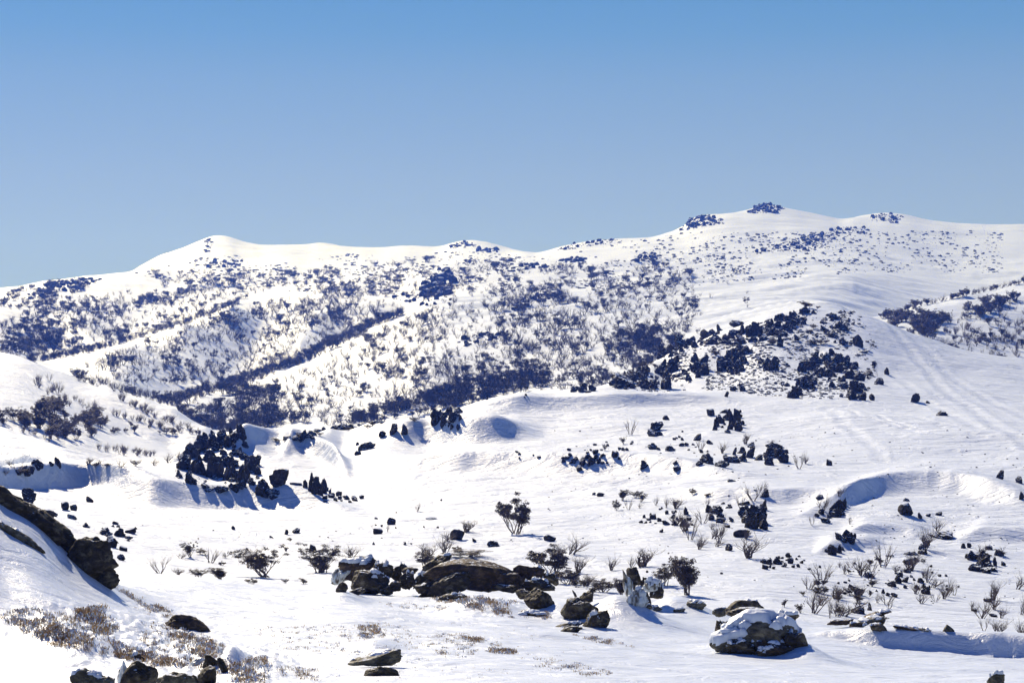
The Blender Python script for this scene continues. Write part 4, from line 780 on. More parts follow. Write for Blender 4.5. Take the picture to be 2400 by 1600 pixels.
far_crag('pair of blunt black rocks on the snow south of the gap', 1350, 608, [(1300, 618), (1330, 606), (1370, 602), (1375, 614), (1320, 620)], 12, (7, 14), 20)
far_crag('boulders clustered midway up the eastern mountain flank', 1520, 605, [(1480, 612), (1510, 592), (1550, 598), (1545, 614), (1500, 618)], 20, (6, 13), 50)
far_crag('line of little rocks following the skyline above the gap', 1370, 572, [(1290, 590), (1350, 570), (1440, 560), (1460, 566), (1350, 584)], 20, (4, 9), 80)
far_crag('dark ledges with long blue shadows amid the far woods', 1260, 690, [(1190, 725), (1230, 700), (1290, 685), (1330, 690), (1250, 712), (1200, 735)], 30, (6, 14), 40)
far_crag('low dark crag in the heart of the dense far woods', 1130, 790, [(1070, 800), (1110, 780), (1180, 782), (1170, 796), (1090, 812)], 24, (6, 14), 30)
far_crag('rock patch above the open snow tongue on the west range', 505, 620, [(470, 622), (500, 612), (570, 610), (560, 625), (490, 630)], 22, (4, 10), 60)
fr_ = strewn('mountain_rocks', [(300, 640), (500, 600), (1100, 590), (1250, 600), (1600, 545), (2000, 545), (2350, 540), (2350, 640), (2000, 640), (1500, 680), (900, 690), (500, 680)], 2300, (2, 9), 900, 2650, patch=4, sc=60, mat=M['rock_far'], flat=0.5)
tag(fr_, 'dark rocks dotted in windswept patches all over the high mountain', 'mountain rocks')

# ------------------------------------------------------------------ snow gums
def tree_segs(seed, stems=7, lean=0.25, spread=0.9, levels=3, kids=4, twist=0.35):
    r = random.Random(seed); segs = []; tips = []
    def branch(p, d, ln, rad, lv):
        n = 5 if lv == 0 else 4 if lv == 1 else 3
        pts = [p]; rs = [rad]
        for i in range(n):
            d = (d+Vector((r.gauss(0, twist*.5)+0.05*lean, r.gauss(0, twist*.5), r.gauss(0.10, twist*.35)))).normalized()
            if d.z < 0.05: d.z = 0.08; d.normalize()
            p = p+d*ln/n*r.uniform(.8, 1.2); pts.append(p); rs.append(rad*(1-0.62*(i+1)/n))
        for i in range(n): segs.append((pts[i], pts[i+1], rs[i], rs[i+1]))
        if lv == levels-1: tips.append(pts[-1]); return
        for k in range(kids if lv == 0 else max(2, kids-1)):
            t = r.randint(1 if lv else 2, n); a = r.uniform(0, 6.28); sp = r.uniform(.35, .8)
            dd = (d+Vector((cos(a), sin(a), r.uniform(-.05, .5)))*sp).normalized()
            branch(pts[t], dd, ln*r.uniform(.42, .68), rs[t]*0.66, lv+1)
        tips.append(pts[-1])
    for s_ in range(stems):
        a = r.uniform(0, 6.28); t = spread*math.sqrt(r.random())
        d = Vector((cos(a)*t+lean, sin(a)*t*.8, 1.0)).normalized()
        branch(Vector((r.gauss(0, .05), r.gauss(0, .05), -0.05)), d, r.uniform(.5, .78), r.uniform(.017, .028), 0)
    return segs, tips
def tubes(segs, sides=3):
    P0 = np.array([s_[0][:] for s_ in segs]); P1 = np.array([s_[1][:] for s_ in segs]); r0 = np.array([s_[2] for s_ in segs]); r1 = np.array([s_[3] for s_ in segs])
    d = P1-P0; d /= np.maximum(np.linalg.norm(d, axis=1), 1e-6)[:, None]
    up = np.where(np.abs(d[:, 2:3]) > .9, [[1., 0, 0]], [[0, 0, 1.]]); u = np.cross(d, up); u /= np.linalg.norm(u, axis=1)[:, None]; v = np.cross(d, u)
    n = len(segs); V = np.empty((n, 2*sides, 3))
    for k in range(sides):
        a = 2*pi*k/sides; o = u*cos(a)+v*sin(a); V[:, k] = P0+o*r0[:, None]; V[:, sides+k] = P1+o*r1[:, None]
    base = np.arange(n)[:, None]*2*sides
    F = np.concatenate([np.stack([base[:, 0]+k, base[:, 0]+(k+1) % sides, base[:, 0]+sides+(k+1) % sides, base[:, 0]+sides+k], 1) for k in range(sides)])
    return V.reshape(-1, 3), F
def leaves(tips, seed, per=36, rad=0.085, size=0.02, flat=0.55):
    r = np.random.default_rng(seed); T = np.array([t[:] for t in tips]); n = len(T)*per
    c = np.repeat(T, per, 0); q = r.normal(size=(n, 3)); q /= np.linalg.norm(q, axis=1)[:, None]; q *= (r.random((n, 1))**.45)*rad*np.repeat(r.uniform(.6, 1.3, len(T)), per)[:, None]; q[:, 2] *= flat
    c = c+q; a = r.normal(size=(n, 3)); a /= np.linalg.norm(a, axis=1)[:, None]; b = np.cross(a, r.normal(size=(n, 3))); b /= np.linalg.norm(b, axis=1)[:, None]
    s_ = size*r.uniform(.6, 1.4, (n, 1))
    V = np.stack([c-a*s_, c+b*s_*.5, c+a*s_, c-b*s_*.5], 1).reshape(-1, 3); return V, np.arange(4*n).reshape(-1, 4)
def norm_(V, ref=None):
    ref = V if ref is None else ref
    lo, hi = np.percentile(ref, 1.0, axis=0), np.percentile(ref, 99.0, axis=0); s_ = np.array([hi[0]-lo[0], hi[0]-lo[0], hi[2]])
    return V/s_
BARE, LEAFY = [], []
for i in range(8):
    sg, tp = tree_segs(500+i, stems=5+i % 4, lean=(0.1, 0.3, 0.5, 0.2)[i % 4], spread=(0.75, 0.5, 0.9, 0.6)[i % 4], kids=5)
    V, F = tubes(sg); nst = sum(1 for q in sg if q[2] > 0.0085); big = [q for q in sg if q[2] > 0.0085]; lit = [q for q in sg if q[2] <= 0.0085]
    V1, F1 = tubes(big, 4); V2, F2 = tubes(lit, 3)
    BARE.append((np_mesh('gum_trunk', norm_(V1, V), F1, M['bark']), np_mesh('gum_twigs', norm_(V2, V), F2, M['bark'])))
for i in range(7):
    sg, tp = tree_segs(600+i, stems=5+i % 3, lean=0.08, spread=(0.55, 0.8, 0.35)[i % 3], kids=4, levels=3, twist=.3)
    zt = max(t.z for t in tp); tp2 = [t for t in tp if t.z > zt*0.28]
    V1, F1 = tubes(sg, 3); V2, F2 = leaves(tp2, 600+i, 66, 0.095, 0.021, 0.7)
    LEAFY.append((np_mesh('gum_trunk', norm_(V1, V2), F1, M['bark']), np_mesh('gum_crown', norm_(V2), F2, M['leaf'], smooth=False)))
def gum(kind, px, base, wp, hp, y0, y1, label, group=None, crest_ok=True, idx=None):
    Y = hit_grid(PYF, px, base, y0, y1, crest_ok)
    if Y is None: return None
    k = Y/FOC; P_ = BARE if kind == 'b' else LEAFY; tr, cr_ = P_[(random.randrange(99) if idx is None else idx) % len(P_)]
    root = empty('bare_snow_gum' if kind == 'b' else 'leafy_snow_gum', ((px-1200)*k, Y, ground(px, Y)-0.04*hp*k))
    root.scale = (wp*k, wp*k*random.uniform(.7, 1.0), hp*k*1.04); root.rotation_euler = (0, 0, random.choice((0, 0, pi)) if kind == 'l' else random.uniform(-.5, .5))
    link('trunk', tr, root); link('branches' if kind == 'b' else 'crown', cr_, root)
    tag(root, label, 'tree' if hp > 34 else 'shrub', group); return root
G1 = (100, 340)
TREES = [
 ('l', 1208, 1250, 74, 84, 'lone leafy snow gum with a blue shadow on the open slope'), ('l', 622, 1352, 122, 82, 'widest dark leafy shrub behind the smooth snow crest'), ('l', 748, 1342, 96, 66, 'second dark shrub just west of the central outcrop'),
 ('l', 1290, 1350, 88, 66, 'dark leafy gum spreading east of the central outcrop'), ('l', 1330, 1368, 62, 34, 'low leafy gum trailing off beside the central outcrop'), ('l', 1000, 1326, 52, 36, 'round leafy bush behind the long arched slab'), ('l', 1100, 1306, 100, 18, 'low leafy fringe over the arched slab'),
 ('l', 1556, 1372, 46, 50, 'dark leafy gum behind the iced pillar'), ('l', 1614, 1394, 66, 84, 'tallest dense leafy gum east of the iced pillar'), ('l', 1584, 1346, 44, 50, 'leafy gum uphill of the tallest dense one'), ('l', 1415, 1386, 58, 30, 'spreading thin leafy shrub on the crest west of the iced pillar'), ('l', 1458, 1400, 30, 44, 'scraggly small gum touching the iced pillar'),
 ('l', 447, 1306, 38, 42, 'umbrella topped leafy gum at the west end of the shrub line'), ('l', 472, 1298, 24, 14, 'squat bush east of the umbrella gum'), ('l', 466, 1354, 46, 22, 'low dome of leaves on the snow crest'), ('l', 517, 1360, 38, 30, 'round little leafy shrub beside the low dome'), ('l', 520, 1325, 18, 10, 'tiny leaf tuft under the vase shaped bare gum'),
 ('l', 668, 1366, 18, 10, 'small leaf tuft at the crest below the widest shrub'), ('l', 712, 1368, 20, 14, 'pale leaf tuft at the crest below the second shrub'), ('l', 590, 1368, 30, 12, 'frosted low tuft left of the widest shrub'), ('l', 828, 1312, 44, 12, 'thin reddish leaf fringe above the outcrop slab'), ('l', 1072, 1292, 22, 12, 'leafy tuft beside the wedged boulder'),
 ('l', 1458, 1172, 22, 24, 'western of the twin leafy bushes'), ('l', 1490, 1166, 34, 16, 'low leafy mat next to the twin bushes'), ('l', 1502, 1176, 26, 24, 'eastern of the twin leafy bushes'), ('l', 1445, 1195, 20, 24, 'rounded bush just below the western twin'), ('l', 1624, 1158, 18, 14, 'small bush alone over the brush field'), ('l', 1658, 1163, 18, 8, 'leafy crown on a spindly stem'), ('l', 1580, 1188, 22, 20, 'brown bush inside the bare gums of the brush field'),
 ('l', 1890, 722, 34, 16, 'windswept gum on the very summit of the rocky hill'), ('l', 1915, 722, 16, 8, 'flat bush beside the summit gum'), ('l', 1418, 1056, 12, 16, 'bush standing on the boulder scatter'), ('l', 1462, 1040, 18, 18, 'dark bush north of the boulder scatter'), ('l', 1838, 1422, 14, 18, 'tiny umbrella gum behind the humped boulder'),
 ('l', 2297, 1310, 40, 14, 'flat leafy crown spilling over the massive low outcrop'), ('l', 2345, 1302, 24, 16, 'brown bush east of the massive low outcrop'), ('l', 1877, 1436, 24, 26, 'dense little bush left of the lowest bare gums'), ('l', 1968, 1440, 24, 18, 'twisted bush right above the layered slabs'), ('l', 2062, 1322, 20, 18, 'leafy tuft at the foot of the tall bare gum'), ('l', 2035, 1288, 0, 0, ''), ('l', 2125, 1340, 18, 12, 'small leafy ball between the bare gum pairs'), ('l', 2089, 1376, 18, 18, 'leafy ball by the heaped snow rocks'), ('l', 1884, 1395, 18, 12, 'leafy mound under the long leaning gum'), ('l', 2165, 1320, 14, 12, 'leafy ball below the brush clump'),
 ('b', 375, 1343, 56, 46, 'fan shaped bare gum, westernmost on the open crest'), ('b', 496, 1318, 50, 40, 'vase shaped bare gum with a single stout foot'), ('b', 418, 1346, 42, 18, 'prostrate bare gum by the westernmost fan'), ('b', 425, 1308, 26, 18, 'thin bare twigs beside the umbrella gum'), ('b', 525, 1306, 24, 18, 'faint bare twigs behind the vase shaped gum'),
 ('b', 580, 1330, 50, 56, 'pale bare gum at the west side of the widest shrub'), ('b', 822, 1306, 54, 32, 'bare gum silhouetted above the west outcrop rocks'), ('b', 992, 1314, 64, 44, 'leaning bare gum behind the arched slab'), ('b', 1090, 1246, 52, 30, 'bare gum above the wedged boulder'), ('b', 1050, 1268, 44, 26, 'bare bush on the uphill side of the wedged boulder'), ('b', 1042, 1298, 48, 50, 'bare thicket descending to the arched slab'),
 ('b', 908, 1246, 12, 22, 'spindly sapling next to the rounded boulder'), ('b', 978, 1198, 16, 24, 'spindly sapling alone in mid slope'), ('b', 872, 1238, 9, 12, 'frail sapling over the rounded boulder'),
 ('b', 1338, 1298, 62, 54, 'upswept bare gum high above the east outcrop rocks'), ('b', 1300, 1310, 58, 38, 'bare gum running along below the upswept one'), ('b', 1352, 1342, 52, 42, 'bare gum behind the leafy gum of the east outcrop'), ('b', 1370, 1372, 50, 30, 'bare gum with a low fan beside the outcrop snow'), ('b', 1431, 1336, 42, 40, 'forked bare gum isolated on the snow'), ('b', 1500, 1328, 68, 48, 'spreading bare gum behind the pillar top'), ('b', 1478, 1330, 30, 34, 'small bare gum joined to the pillar top one'),
 ('b', 1618, 1264, 44, 70, 'tall bare gum west of the walking shadows'), ('b', 1640, 1280, 26, 40, 'slim bare gum between the two tall thickets'), ('b', 1684, 1272, 44, 70, 'tall bare thicket under the dark rock clump'), ('b', 1668, 1240, 24, 20, 'twigs crossing the rough rock clump'), ('b', 1752, 1308, 96, 66, 'widest bare gum fanning over dark blocks'), ('b', 1765, 1172, 56, 46, 'leaning bare gum by the dark rocky lump'), ('b', 1788, 1158, 24, 34, 'upright bare gum top right of the leaning one'), ('b', 1735, 1190, 30, 36, 'bare gum stretching down from the leaning one'),
 ('b', 1537, 1184, 14, 26, 'wispy sapling in the brush field'), ('b', 1473, 1194, 24, 30, 'forked sapling below the twin bushes'), ('b', 1582, 1192, 48, 32, 'broad bare gum of the brush field'), ('b', 1562, 1190, 16, 30, 'thin bare gum on the edge of the brush field'), ('b', 1658, 1186, 13, 26, 'thin stemmed tree under a leafy crown'), ('b', 1498, 1190, 18, 16, 'low twigs under the eastern twin'),
 ('b', 1478, 1018, 32, 42, 'gnarled bare gum above the boulder scatter'), ('b', 1643, 1056, 32, 32, 'first hill gum with a twisted stem'), ('b', 1692, 1062, 32, 32, 'second hill gum, fine and pale'), ('b', 1745, 1040, 26, 28, 'third hill gum leaning over the linked boulders'), ('b', 1872, 1098, 38, 44, 'bare gum right of the twin crag with blue shadow'), ('b', 1888, 1086, 22, 22, 'bare twigs east of the twin crag gum'), ('b', 1805, 1038, 22, 9, 'flat twigs over the twin crag'), ('b', 1512, 1078, 9, 9, 'twig sticking out of the hat boulder'),
 ('b', 1965, 1162, 30, 26, 'twiggy gum above the ribbed crag'), ('b', 1928, 1196, 38, 42, 'twisted gum beside the ribbed crag'), ('b', 1903, 1230, 22, 30, 'small twiggy gum lower west of the ribbed crag'), ('b', 1991, 1228, 14, 24, 'lone hooked sapling under the ribbed crag'),
 ('b', 2165, 1286, 56, 66, 'dense bare gum over the brush rocks'), ('b', 2196, 1244, 44, 34, 'outermost bare gum reaching up the east slope'), ('b', 2148, 1312, 26, 30, 'bare gum dropping below the brush rocks'), ('b', 2071, 1328, 54, 66, 'tall bare gum, second in the east slope line'), ('b', 2018, 1348, 56, 48, 'bushy bare gum beside the rock wedge'), ('b', 1925, 1366, 60, 56, 'long leaning bare gum on the lower east slope'), ('b', 1898, 1380, 50, 34, 'bare gum at the foot of the long leaning one'),
 ('b', 1955, 1402, 52, 36, 'bare gum pointing uphill left of the square blocks'), ('b', 1905, 1436, 66, 66, 'biggest bare gum right above the drift wall'), ('b', 1952, 1436, 42, 46, 'thin bare gum beside the biggest lower one'), ('b', 1945, 1448, 12, 40, 'crooked stem at the drift wall'), ('b', 2008, 1424, 44, 34, 'bare gum arching over the wrapped rock'), ('b', 2055, 1412, 22, 28, 'upright bare sapling over the layered slabs'), ('b', 1980, 1345, 20, 34, 'crooked sapling between the leaning gum and the wedge'), ('b', 1968, 1330, 14, 18, 'tiny sapling under the compact crag'),
 ('b', 2172, 1364, 38, 46, 'bare gum over the trailing stones'), ('b', 2100, 1344, 24, 28, 'curved bare sapling west of the leafy ball'), ('b', 2112, 1346, 18, 24, 'hooked bare sapling near the leafy ball'), ('b', 2217, 1396, 44, 48, 'bare gum standing apart at the slope foot'), ('b', 2236, 1394, 24, 28, 'short twin of the gum standing apart'), ('b', 2325, 1406, 38, 50, 'top gum of the eastern gum chain'), ('b', 2330, 1428, 42, 40, 'second gum down the eastern gum chain'), ('b', 2300, 1448, 50, 52, 'leaning gum in the eastern gum chain'),
 ('b', 2345, 1448, 34, 34, 'shadow casting gum in the eastern gum chain'), ('b', 2306, 1478, 32, 38, 'lower gum in the eastern gum chain'), ('b', 2336, 1494, 52, 42, 'lowest gum of the eastern gum chain'), ('b', 2278, 1428, 20, 28, 'small gum west of the eastern gum chain'), ('b', 2299, 1300, 44, 30, 'twiggy gum on top of the massive low outcrop'), ('b', 2384, 1380, 44, 46, 'bare gum reaching in from the east edge'), ('b', 2394, 1440, 26, 54, 'tall thin gum at the east edge'), ('b', 2392, 1494, 32, 50, 'lowest gum at the east edge'), ('b', 2350, 1290, 16, 12, 'twigs over the brown east bush'),
 ('b', 40, 1106, 44, 28, 'bare bush at the west end of the near crest'), ('b', 22, 1090, 22, 12, 'twigs on the snow behind the west crest bush'), ('b', 12, 1112, 26, 14, 'low twigs at the west edge of the crest'), ('b', 205, 1088, 30, 18, 'bare bush on the crest past the smooth blue dip'), ('b', 228, 1090, 26, 14, 'second bare bush on the crest past the dip'), ('b', 285, 1094, 36, 18, 'bare bush midway along the crest scrub'), ('b', 360, 1090, 34, 18, 'pale bare bush at the east end of the crest scrub'), ('b', 392, 1084, 36, 26, 'frosted bare bush next to the largest outcrop'), ('b', 418, 1076, 30, 22, 'brown bare bush touching the largest outcrop'),
 ('l', 225, 1094, 20, 10, 'dark scrub clump on the crest past the dip'), ('l', 252, 1093, 24, 8, 'flat scrub clump on the crest'), ('l', 318, 1092, 26, 14, 'dark scrub clump midway along the crest'), ('l', 46, 1112, 34, 16, 'dark heathy clump by the west crest bush'),
]
for t in TREES:
    if t[3]: gum(t[0], t[1], t[2], t[3], t[4], *((105, 262) if t[1] < 430 and t[2] < 1120 else (105, 340) if t[2] > 760 else (340, 470)), t[5])
def gums(kind, poly, n, hr, wr, y0, y1, label, group, patch=0, sc=30):
    for (x, y) in rpoly(poly, n, patch, sc):
        h_ = random.uniform(*hr); w_ = h_*random.uniform(*wr); q = (h_-hr[0])/(hr[1]-hr[0])
        gum(kind, x, y, w_, h_, y0, y1, ('tall' if q > .66 else 'middling' if q > .33 else 'low')+(' wide ' if w_ > h_*sum(wr)/2 else ' narrow ')+('bare gum ' if kind == 'b' else 'leafy gum ')+spot(x, y, poly)+' '+label, group, False)
gums('b', [(1880, 1400), (1960, 1330), (2100, 1300), (2240, 1350), (2250, 1400), (2050, 1440), (1900, 1450)], 20, (22, 44), (.9, 1.5), 105, 240, 'the gum strewn lower slope', 'extra bare gums of the lower east slope')
gums('b', [(1560, 1215), (1700, 1215), (1790, 1290), (1700, 1300), (1600, 1280)], 8, (24, 42), (.8, 1.3), 110, 240, 'the thicket under the stone litter', 'bare gums under the stone litter')
gums('l', [(1880, 1410), (1960, 1340), (2100, 1310), (2200, 1350), (2160, 1400), (1930, 1440)], 12, (10, 20), (1.1, 1.8), 105, 240, 'the low brush of the east slope', 'low leafy brush of the east slope')
gums('l', [(680, 1352), (830, 1320), (900, 1330), (780, 1372)], 6, (14, 26), (1.2, 1.9), 105, 200, 'the brush by the west rocks', 'leafy brush by the west rocks')
gums('l', [(1340, 1345), (1440, 1390), (1420, 1405), (1330, 1385)], 5, (14, 26), (1.2, 1.8), 105, 200, 'the brush east of the outcrop', 'leafy brush east of the outcrop')
gums('l', [(1440, 900), (1470, 862), (1560, 820), (1600, 800), (1590, 835), (1520, 875), (1450, 905)], 16, (8, 16), (1.2, 2.2), 330, 455, 'the brush up the knoll west flank', 'low brush of the rocky hill west flank')
gums('l', [(1640, 810), (1900, 740), (1990, 740), (1980, 800), (1800, 830), (1660, 840)], 18, (6, 12), (1.3, 2.4), 330, 455, 'the brush between the knoll rocks', 'low brush between the rocky hill crags')
gums('l', [(640, 1035), (760, 1005), (900, 985), (1000, 980), (980, 990), (760, 1022)], 10, (7, 12), (1.4, 2.6), 200, 340, 'the scrub along the valley crest', 'scrub along the valley crest')
L3 = (360, 560)
gums('l', [(80, 985), (100, 935), (150, 960), (240, 975), (235, 1030), (120, 1030), (90, 1010)], 46, (20, 34), (.8, 1.3), *L3, 'the dark west hill grove', 'leafy gums of the dark west hill grove')
gums('l', [(0, 1000), (0, 975), (40, 985), (75, 975), (75, 1000), (40, 1010)], 10, (18, 34), (.8, 1.3), *L3, 'the small grove at the west edge', 'leafy gums of the west edge grove')
gums('l', [(240, 990), (330, 1000), (410, 1010), (470, 1022), (380, 1022), (250, 1015)], 14, (9, 18), (.9, 1.4), *L3, 'the west hill scrub tail', 'leafy gums of the west hill scrub tail')
gums('b', [(70, 890), (130, 890), (150, 930), (110, 925)], 12, (16, 26), (.7, 1.1), *L3, 'the high west hill copse', 'bare gums of the high west hill copse')
gums('b', [(260, 970), (330, 985), (400, 1010), (480, 1020), (380, 1005), (270, 975)], 26, (12, 22), (.7, 1.1), *L3, 'the west hill bare belt', 'bare gums of the west hill belt')
gums('b', [(260, 925), (330, 955), (400, 985), (470, 1018), (420, 1010), (330, 965)], 34, (12, 20), (.7, 1.1), *L3, 'the west hill gully belt', 'bare gums of the west hill gully belt')
gums('b', [(215, 1050), (300, 1052), (370, 1068), (340, 1072), (260, 1062)], 26, (12, 22), (.7, 1.1), 345, 440, 'the west hill foot hedge', 'bare gums of the west hill foot')
gums('b', [(160, 1050), (40, 1000), (60, 1020), (140, 1045)], 6, (10, 18), (.7, 1.1), 345, 440, 'the low shoulder line', 'bare gums of the low shoulder')
gums('b', [(120, 930), (180, 935), (240, 960), (230, 975), (150, 950)], 14, (14, 22), (.7, 1.1), *L3, 'the twiggy edge over the dark grove', 'bare gums over the dark grove')
L4 = (630, 860)
gums('l', [(2085, 770), (2070, 745), (2200, 735), (2240, 755), (2150, 800)], 44, (16, 28), (.9, 1.5), *L4, 'the black wood on the east hill', 'leafy gums of the east hill wood')
gums('l', [(2230, 730), (2380, 690), (2400, 715), (2300, 745)], 22, (14, 24), (.9, 1.5), *L4, 'the upper east hill wood', 'leafy gums of the upper east hill')
gums('b', [(2200, 780), (2400, 740), (2400, 840), (2300, 835)], 34, (14, 24), (.7, 1.1), *L4, 'the open face of the east hill', 'bare gums of the open east hill face')
for i in range(34):
    x = 2066+i*10.5+random.uniform(-4, 4); h_ = random.uniform(11, 19); Yc = hit_grid(PYF, x, -99, 700, 900)
    yb = float(np.interp(x, [2060, 2150, 2250, 2400, 2700], [746, 716, 694, 660, 590]))+3
    gum(random.choice('lb'), x, yb, h_*1.2, h_, *L4, ('tall ' if h_ > 16.5 else 'middling ' if h_ > 13.5 else 'low ')+'gum in the east hill crest hedge, '+['at its low tip', 'in its low stretch', 'below its middle', 'at its middle', 'above its middle', 'in its high stretch', 'at its high tip'][min(6, i//5)], 'gums along the east hill crest')

# ------------------------------------------------------------------ the far woods: thousands of trees, one object
fcol = bpy.data.collections.new('far_wood_shapes')
def fproto(V, F, nm, mats, mi=None):
    o = bpy.data.objects.new(nm, np_mesh(nm, V, F, mats, smooth=False, midx=mi)); fcol.objects.link(o)
for i in range(6):
    sg, tp = tree_segs(700+i, stems=6, lean=(0.15, .3, .05)[i % 3], spread=.6, kids=3, levels=3); sg = [(a, b, c*.8, d*.8) for a, b, c, d in sg]
    V, F = tubes(sg); fproto(norm_(V), F, 'a%d' % i, M['bark_far'])
for i in range(4):
    sg, tp = tree_segs(760+i, stems=5, lean=0.1, spread=.6, kids=3, levels=2); zt = max(t.z for t in tp)
    V1, F1 = tubes(sg); V2, F2 = leaves([t for t in tp if t.z > zt*.3], i, 46, 0.15, 0.035, 0.7)
    fproto(np.concatenate([norm_(V1, V2), norm_(V2)]), np.concatenate([F1, F2+len(V1)]), 'b%d' % i, [M['bark_far'], M['leaf_far']], np.r_[np.zeros(len(F1)), np.ones(len(F2))])
PT, SC_, RT, IX = [], [], [], []
def wood(pts, hr, leafy, y0, y1, wr=(.7, 1.2)):
    for (x, y) in pts:
        Y = hit_grid(PYF, x, y, y0, y1, False)
        if Y is None: continue
        h_ = random.uniform(*hr)*Y/FOC; PT.append(((x-1200)/FOC*Y, Y, ground(x, Y)-.05*h_)); w_ = h_*random.uniform(*wr); SC_.append((w_, w_, h_)); RT.append(random.uniform(-.6, .6)+random.choice((0, pi)))
        IX.append(6+random.randrange(4) if random.random() < leafy else random.randrange(6))
def band(line, n, thick, hr, leafy, y0, y1):
    xs = [p[0] for p in line]; ys = [p[1] for p in line]; out = []
    for i in range(n):
        x = random.uniform(xs[0], xs[-1]); out.append((x, float(np.interp(x, xs, ys))+random.uniform(-thick, thick*.3)))
    wood(out, hr, leafy, y0, y1)
W0, W1 = 622, 1700
band([(380, 945), (470, 922), (560, 896), (700, 845), (800, 795), (940, 737)], 600, 9, (13, 22), .12, W0, W1)
band([(400, 952), (560, 905), (700, 855), (860, 780)], 120, 6, (16, 24), .1, W0, W1)
band([(60, 853), (200, 826), (300, 800), (430, 760), (560, 712)], 400, 8, (10, 17), .15, W0, W1)
band([(0, 830), (120, 800), (260, 740), (420, 700), (560, 660)], 130, 16, (11, 18), .2, W0, W1)
band([(170, 885), (260, 912), (330, 930), (420, 955)], 150, 10, (12, 20), .1, 500, W1)
band([(420, 965), (480, 1000), (560, 1015)], 70, 10, (16, 24), .4, 600, W1)
main = [(480, 965), (700, 872), (950, 748), (1050, 705), (1300, 700), (1500, 720), (1620, 765), (1560, 860), (1450, 900), (1200, 925), (1000, 965), (800, 995), (600, 1000)]
wood(rpoly(main, 800, 12, 48), (14, 28), .1, W0, W1)
wood(rpoly(main, 900), (11, 22), .15, W0, W1)
wood(rpoly([(760, 1000), (900, 955), (1050, 915), (1250, 870), (1320, 900), (1180, 930), (1050, 965), (900, 990), (800, 1004)], 260, 13, 30), (14, 26), .85, W0, W1)
wood(rpoly([(820, 980), (1000, 920), (1150, 860), (1230, 880), (1080, 940), (950, 975)], 80, 14, 24), (12, 22), .9, W0, W1)
wood(rpoly([(415, 950), (560, 905), (650, 915), (690, 985), (600, 1010), (480, 1000)], 190, 15, 30), (18, 30), .3, W0, W1)
wood(rpoly([(540, 960), (690, 960), (690, 990), (610, 1015), (560, 1000)], 50), (16, 26), .7, W0, W1)
wood(rpoly([(1390, 880), (1420, 800), (1560, 760), (1640, 780), (1560, 850), (1440, 900)], 170, 16, 30), (14, 28), .5, W0, W1)
wood(rpoly([(200, 860), (560, 725), (700, 695), (920, 645), (920, 720), (760, 800), (600, 870), (420, 905), (300, 900)], 560, 17, 45), (13, 24), .1, W0, W1)
wood(rpoly([(0, 760), (120, 710), (260, 700), (500, 690), (480, 735), (250, 800), (60, 845), (0, 835)], 300, 18, 45), (12, 22), .25, W0, W1)
wood(rpoly([(0, 780), (60, 760), (160, 770), (130, 810), (0, 830)], 90), (12, 22), .6, W0, W1)
wood(rpoly([(0, 690), (100, 665), (240, 655), (200, 680), (60, 730), (0, 720)], 160, 19, 30), (8, 14), .7, 900, 1650)
wood(rpoly([(350, 640), (700, 640), (1000, 610), (1300, 620), (1600, 640), (1500, 720), (1000, 700), (700, 690), (400, 690)], 620, 20, 55), (8, 16), .25, 800, 2200, (1.0, 1.8))
wood(rpoly([(1500, 640), (1750, 640), (1750, 760), (1600, 760)], 60, 21, 40), (8, 16), .2, W0, 1700)
wood(rpoly([(2060, 790), (2400, 700), (2400, 860), (2200, 860)], 220, 22, 25), (12, 22), .3, W0, 860)
wood(rpoly([(1080, 935), (1260, 900), (1320, 905), (1240, 915), (1100, 945)], 70), (10, 18), .3, 345, 640)
wood(rpoly([(200, 860), (560, 725), (700, 695), (920, 645), (920, 720), (760, 800), (600, 870), (420, 905), (300, 900)], 420), (8, 16), .15, W0, W1)
wood(rpoly([(0, 760), (120, 700), (500, 670), (700, 660), (480, 735), (250, 800), (60, 845), (0, 835)], 380), (7, 15), .2, W0, W1)
wood(rpoly([(900, 690), (1150, 640), (1500, 610), (1620, 640), (1640, 740), (1500, 720), (1300, 700)], 330, 25, 50), (8, 18), .25, W0, 2000, (.9, 1.5))
pm = bpy.data.meshes.new('far_wood'); pm.from_pydata(PT, [], [])
for nm, ty, dat in (('scl', 'FLOAT_VECTOR', SC_), ('rotz', 'FLOAT', RT), ('idx', 'INT', IX)):
    at = pm.attributes.new(nm, ty, 'POINT'); at.data.foreach_set('vector' if ty == 'FLOAT_VECTOR' else 'value', np.array(dat, np.int32 if ty == 'INT' else np.float32).ravel())
fw = link('far_wood', pm); tag(fw, 'blue hazed woods of bare and leafy gums covering the mountainside', 'woods', kind='stuff')
ng = bpy.data.node_groups.new('scatter_trees', 'GeometryNodeTree'); ng.interface.new_socket('Geometry', in_out='INPUT', socket_type='NodeSocketGeometry'); ng.interface.new_socket('Geometry', in_out='OUTPUT', socket_type='NodeSocketGeometry')
gi, go = ng.nodes.new('NodeGroupInput'), ng.nodes.new('NodeGroupOutput'); ci_ = ng.nodes.new('GeometryNodeCollectionInfo'); ci_.inputs[0].default_value = fcol; ci_.inputs[1].default_value = True; ci_.inputs[2].default_value = True
ip = ng.nodes.new('GeometryNodeInstanceOnPoints'); ip.inputs['Pick Instance'].default_value = True
def attr(nm, ty):
    a = ng.nodes.new('GeometryNodeInputNamedAttribute'); a.data_type = ty; a.inputs['Name'].default_value = nm
    return next(o for o in a.outputs if o.enabled and o.name == 'Attribute')
cx = ng.nodes.new('ShaderNodeCombineXYZ'); ng.links.new(attr('rotz', 'FLOAT'), cx.inputs[2])
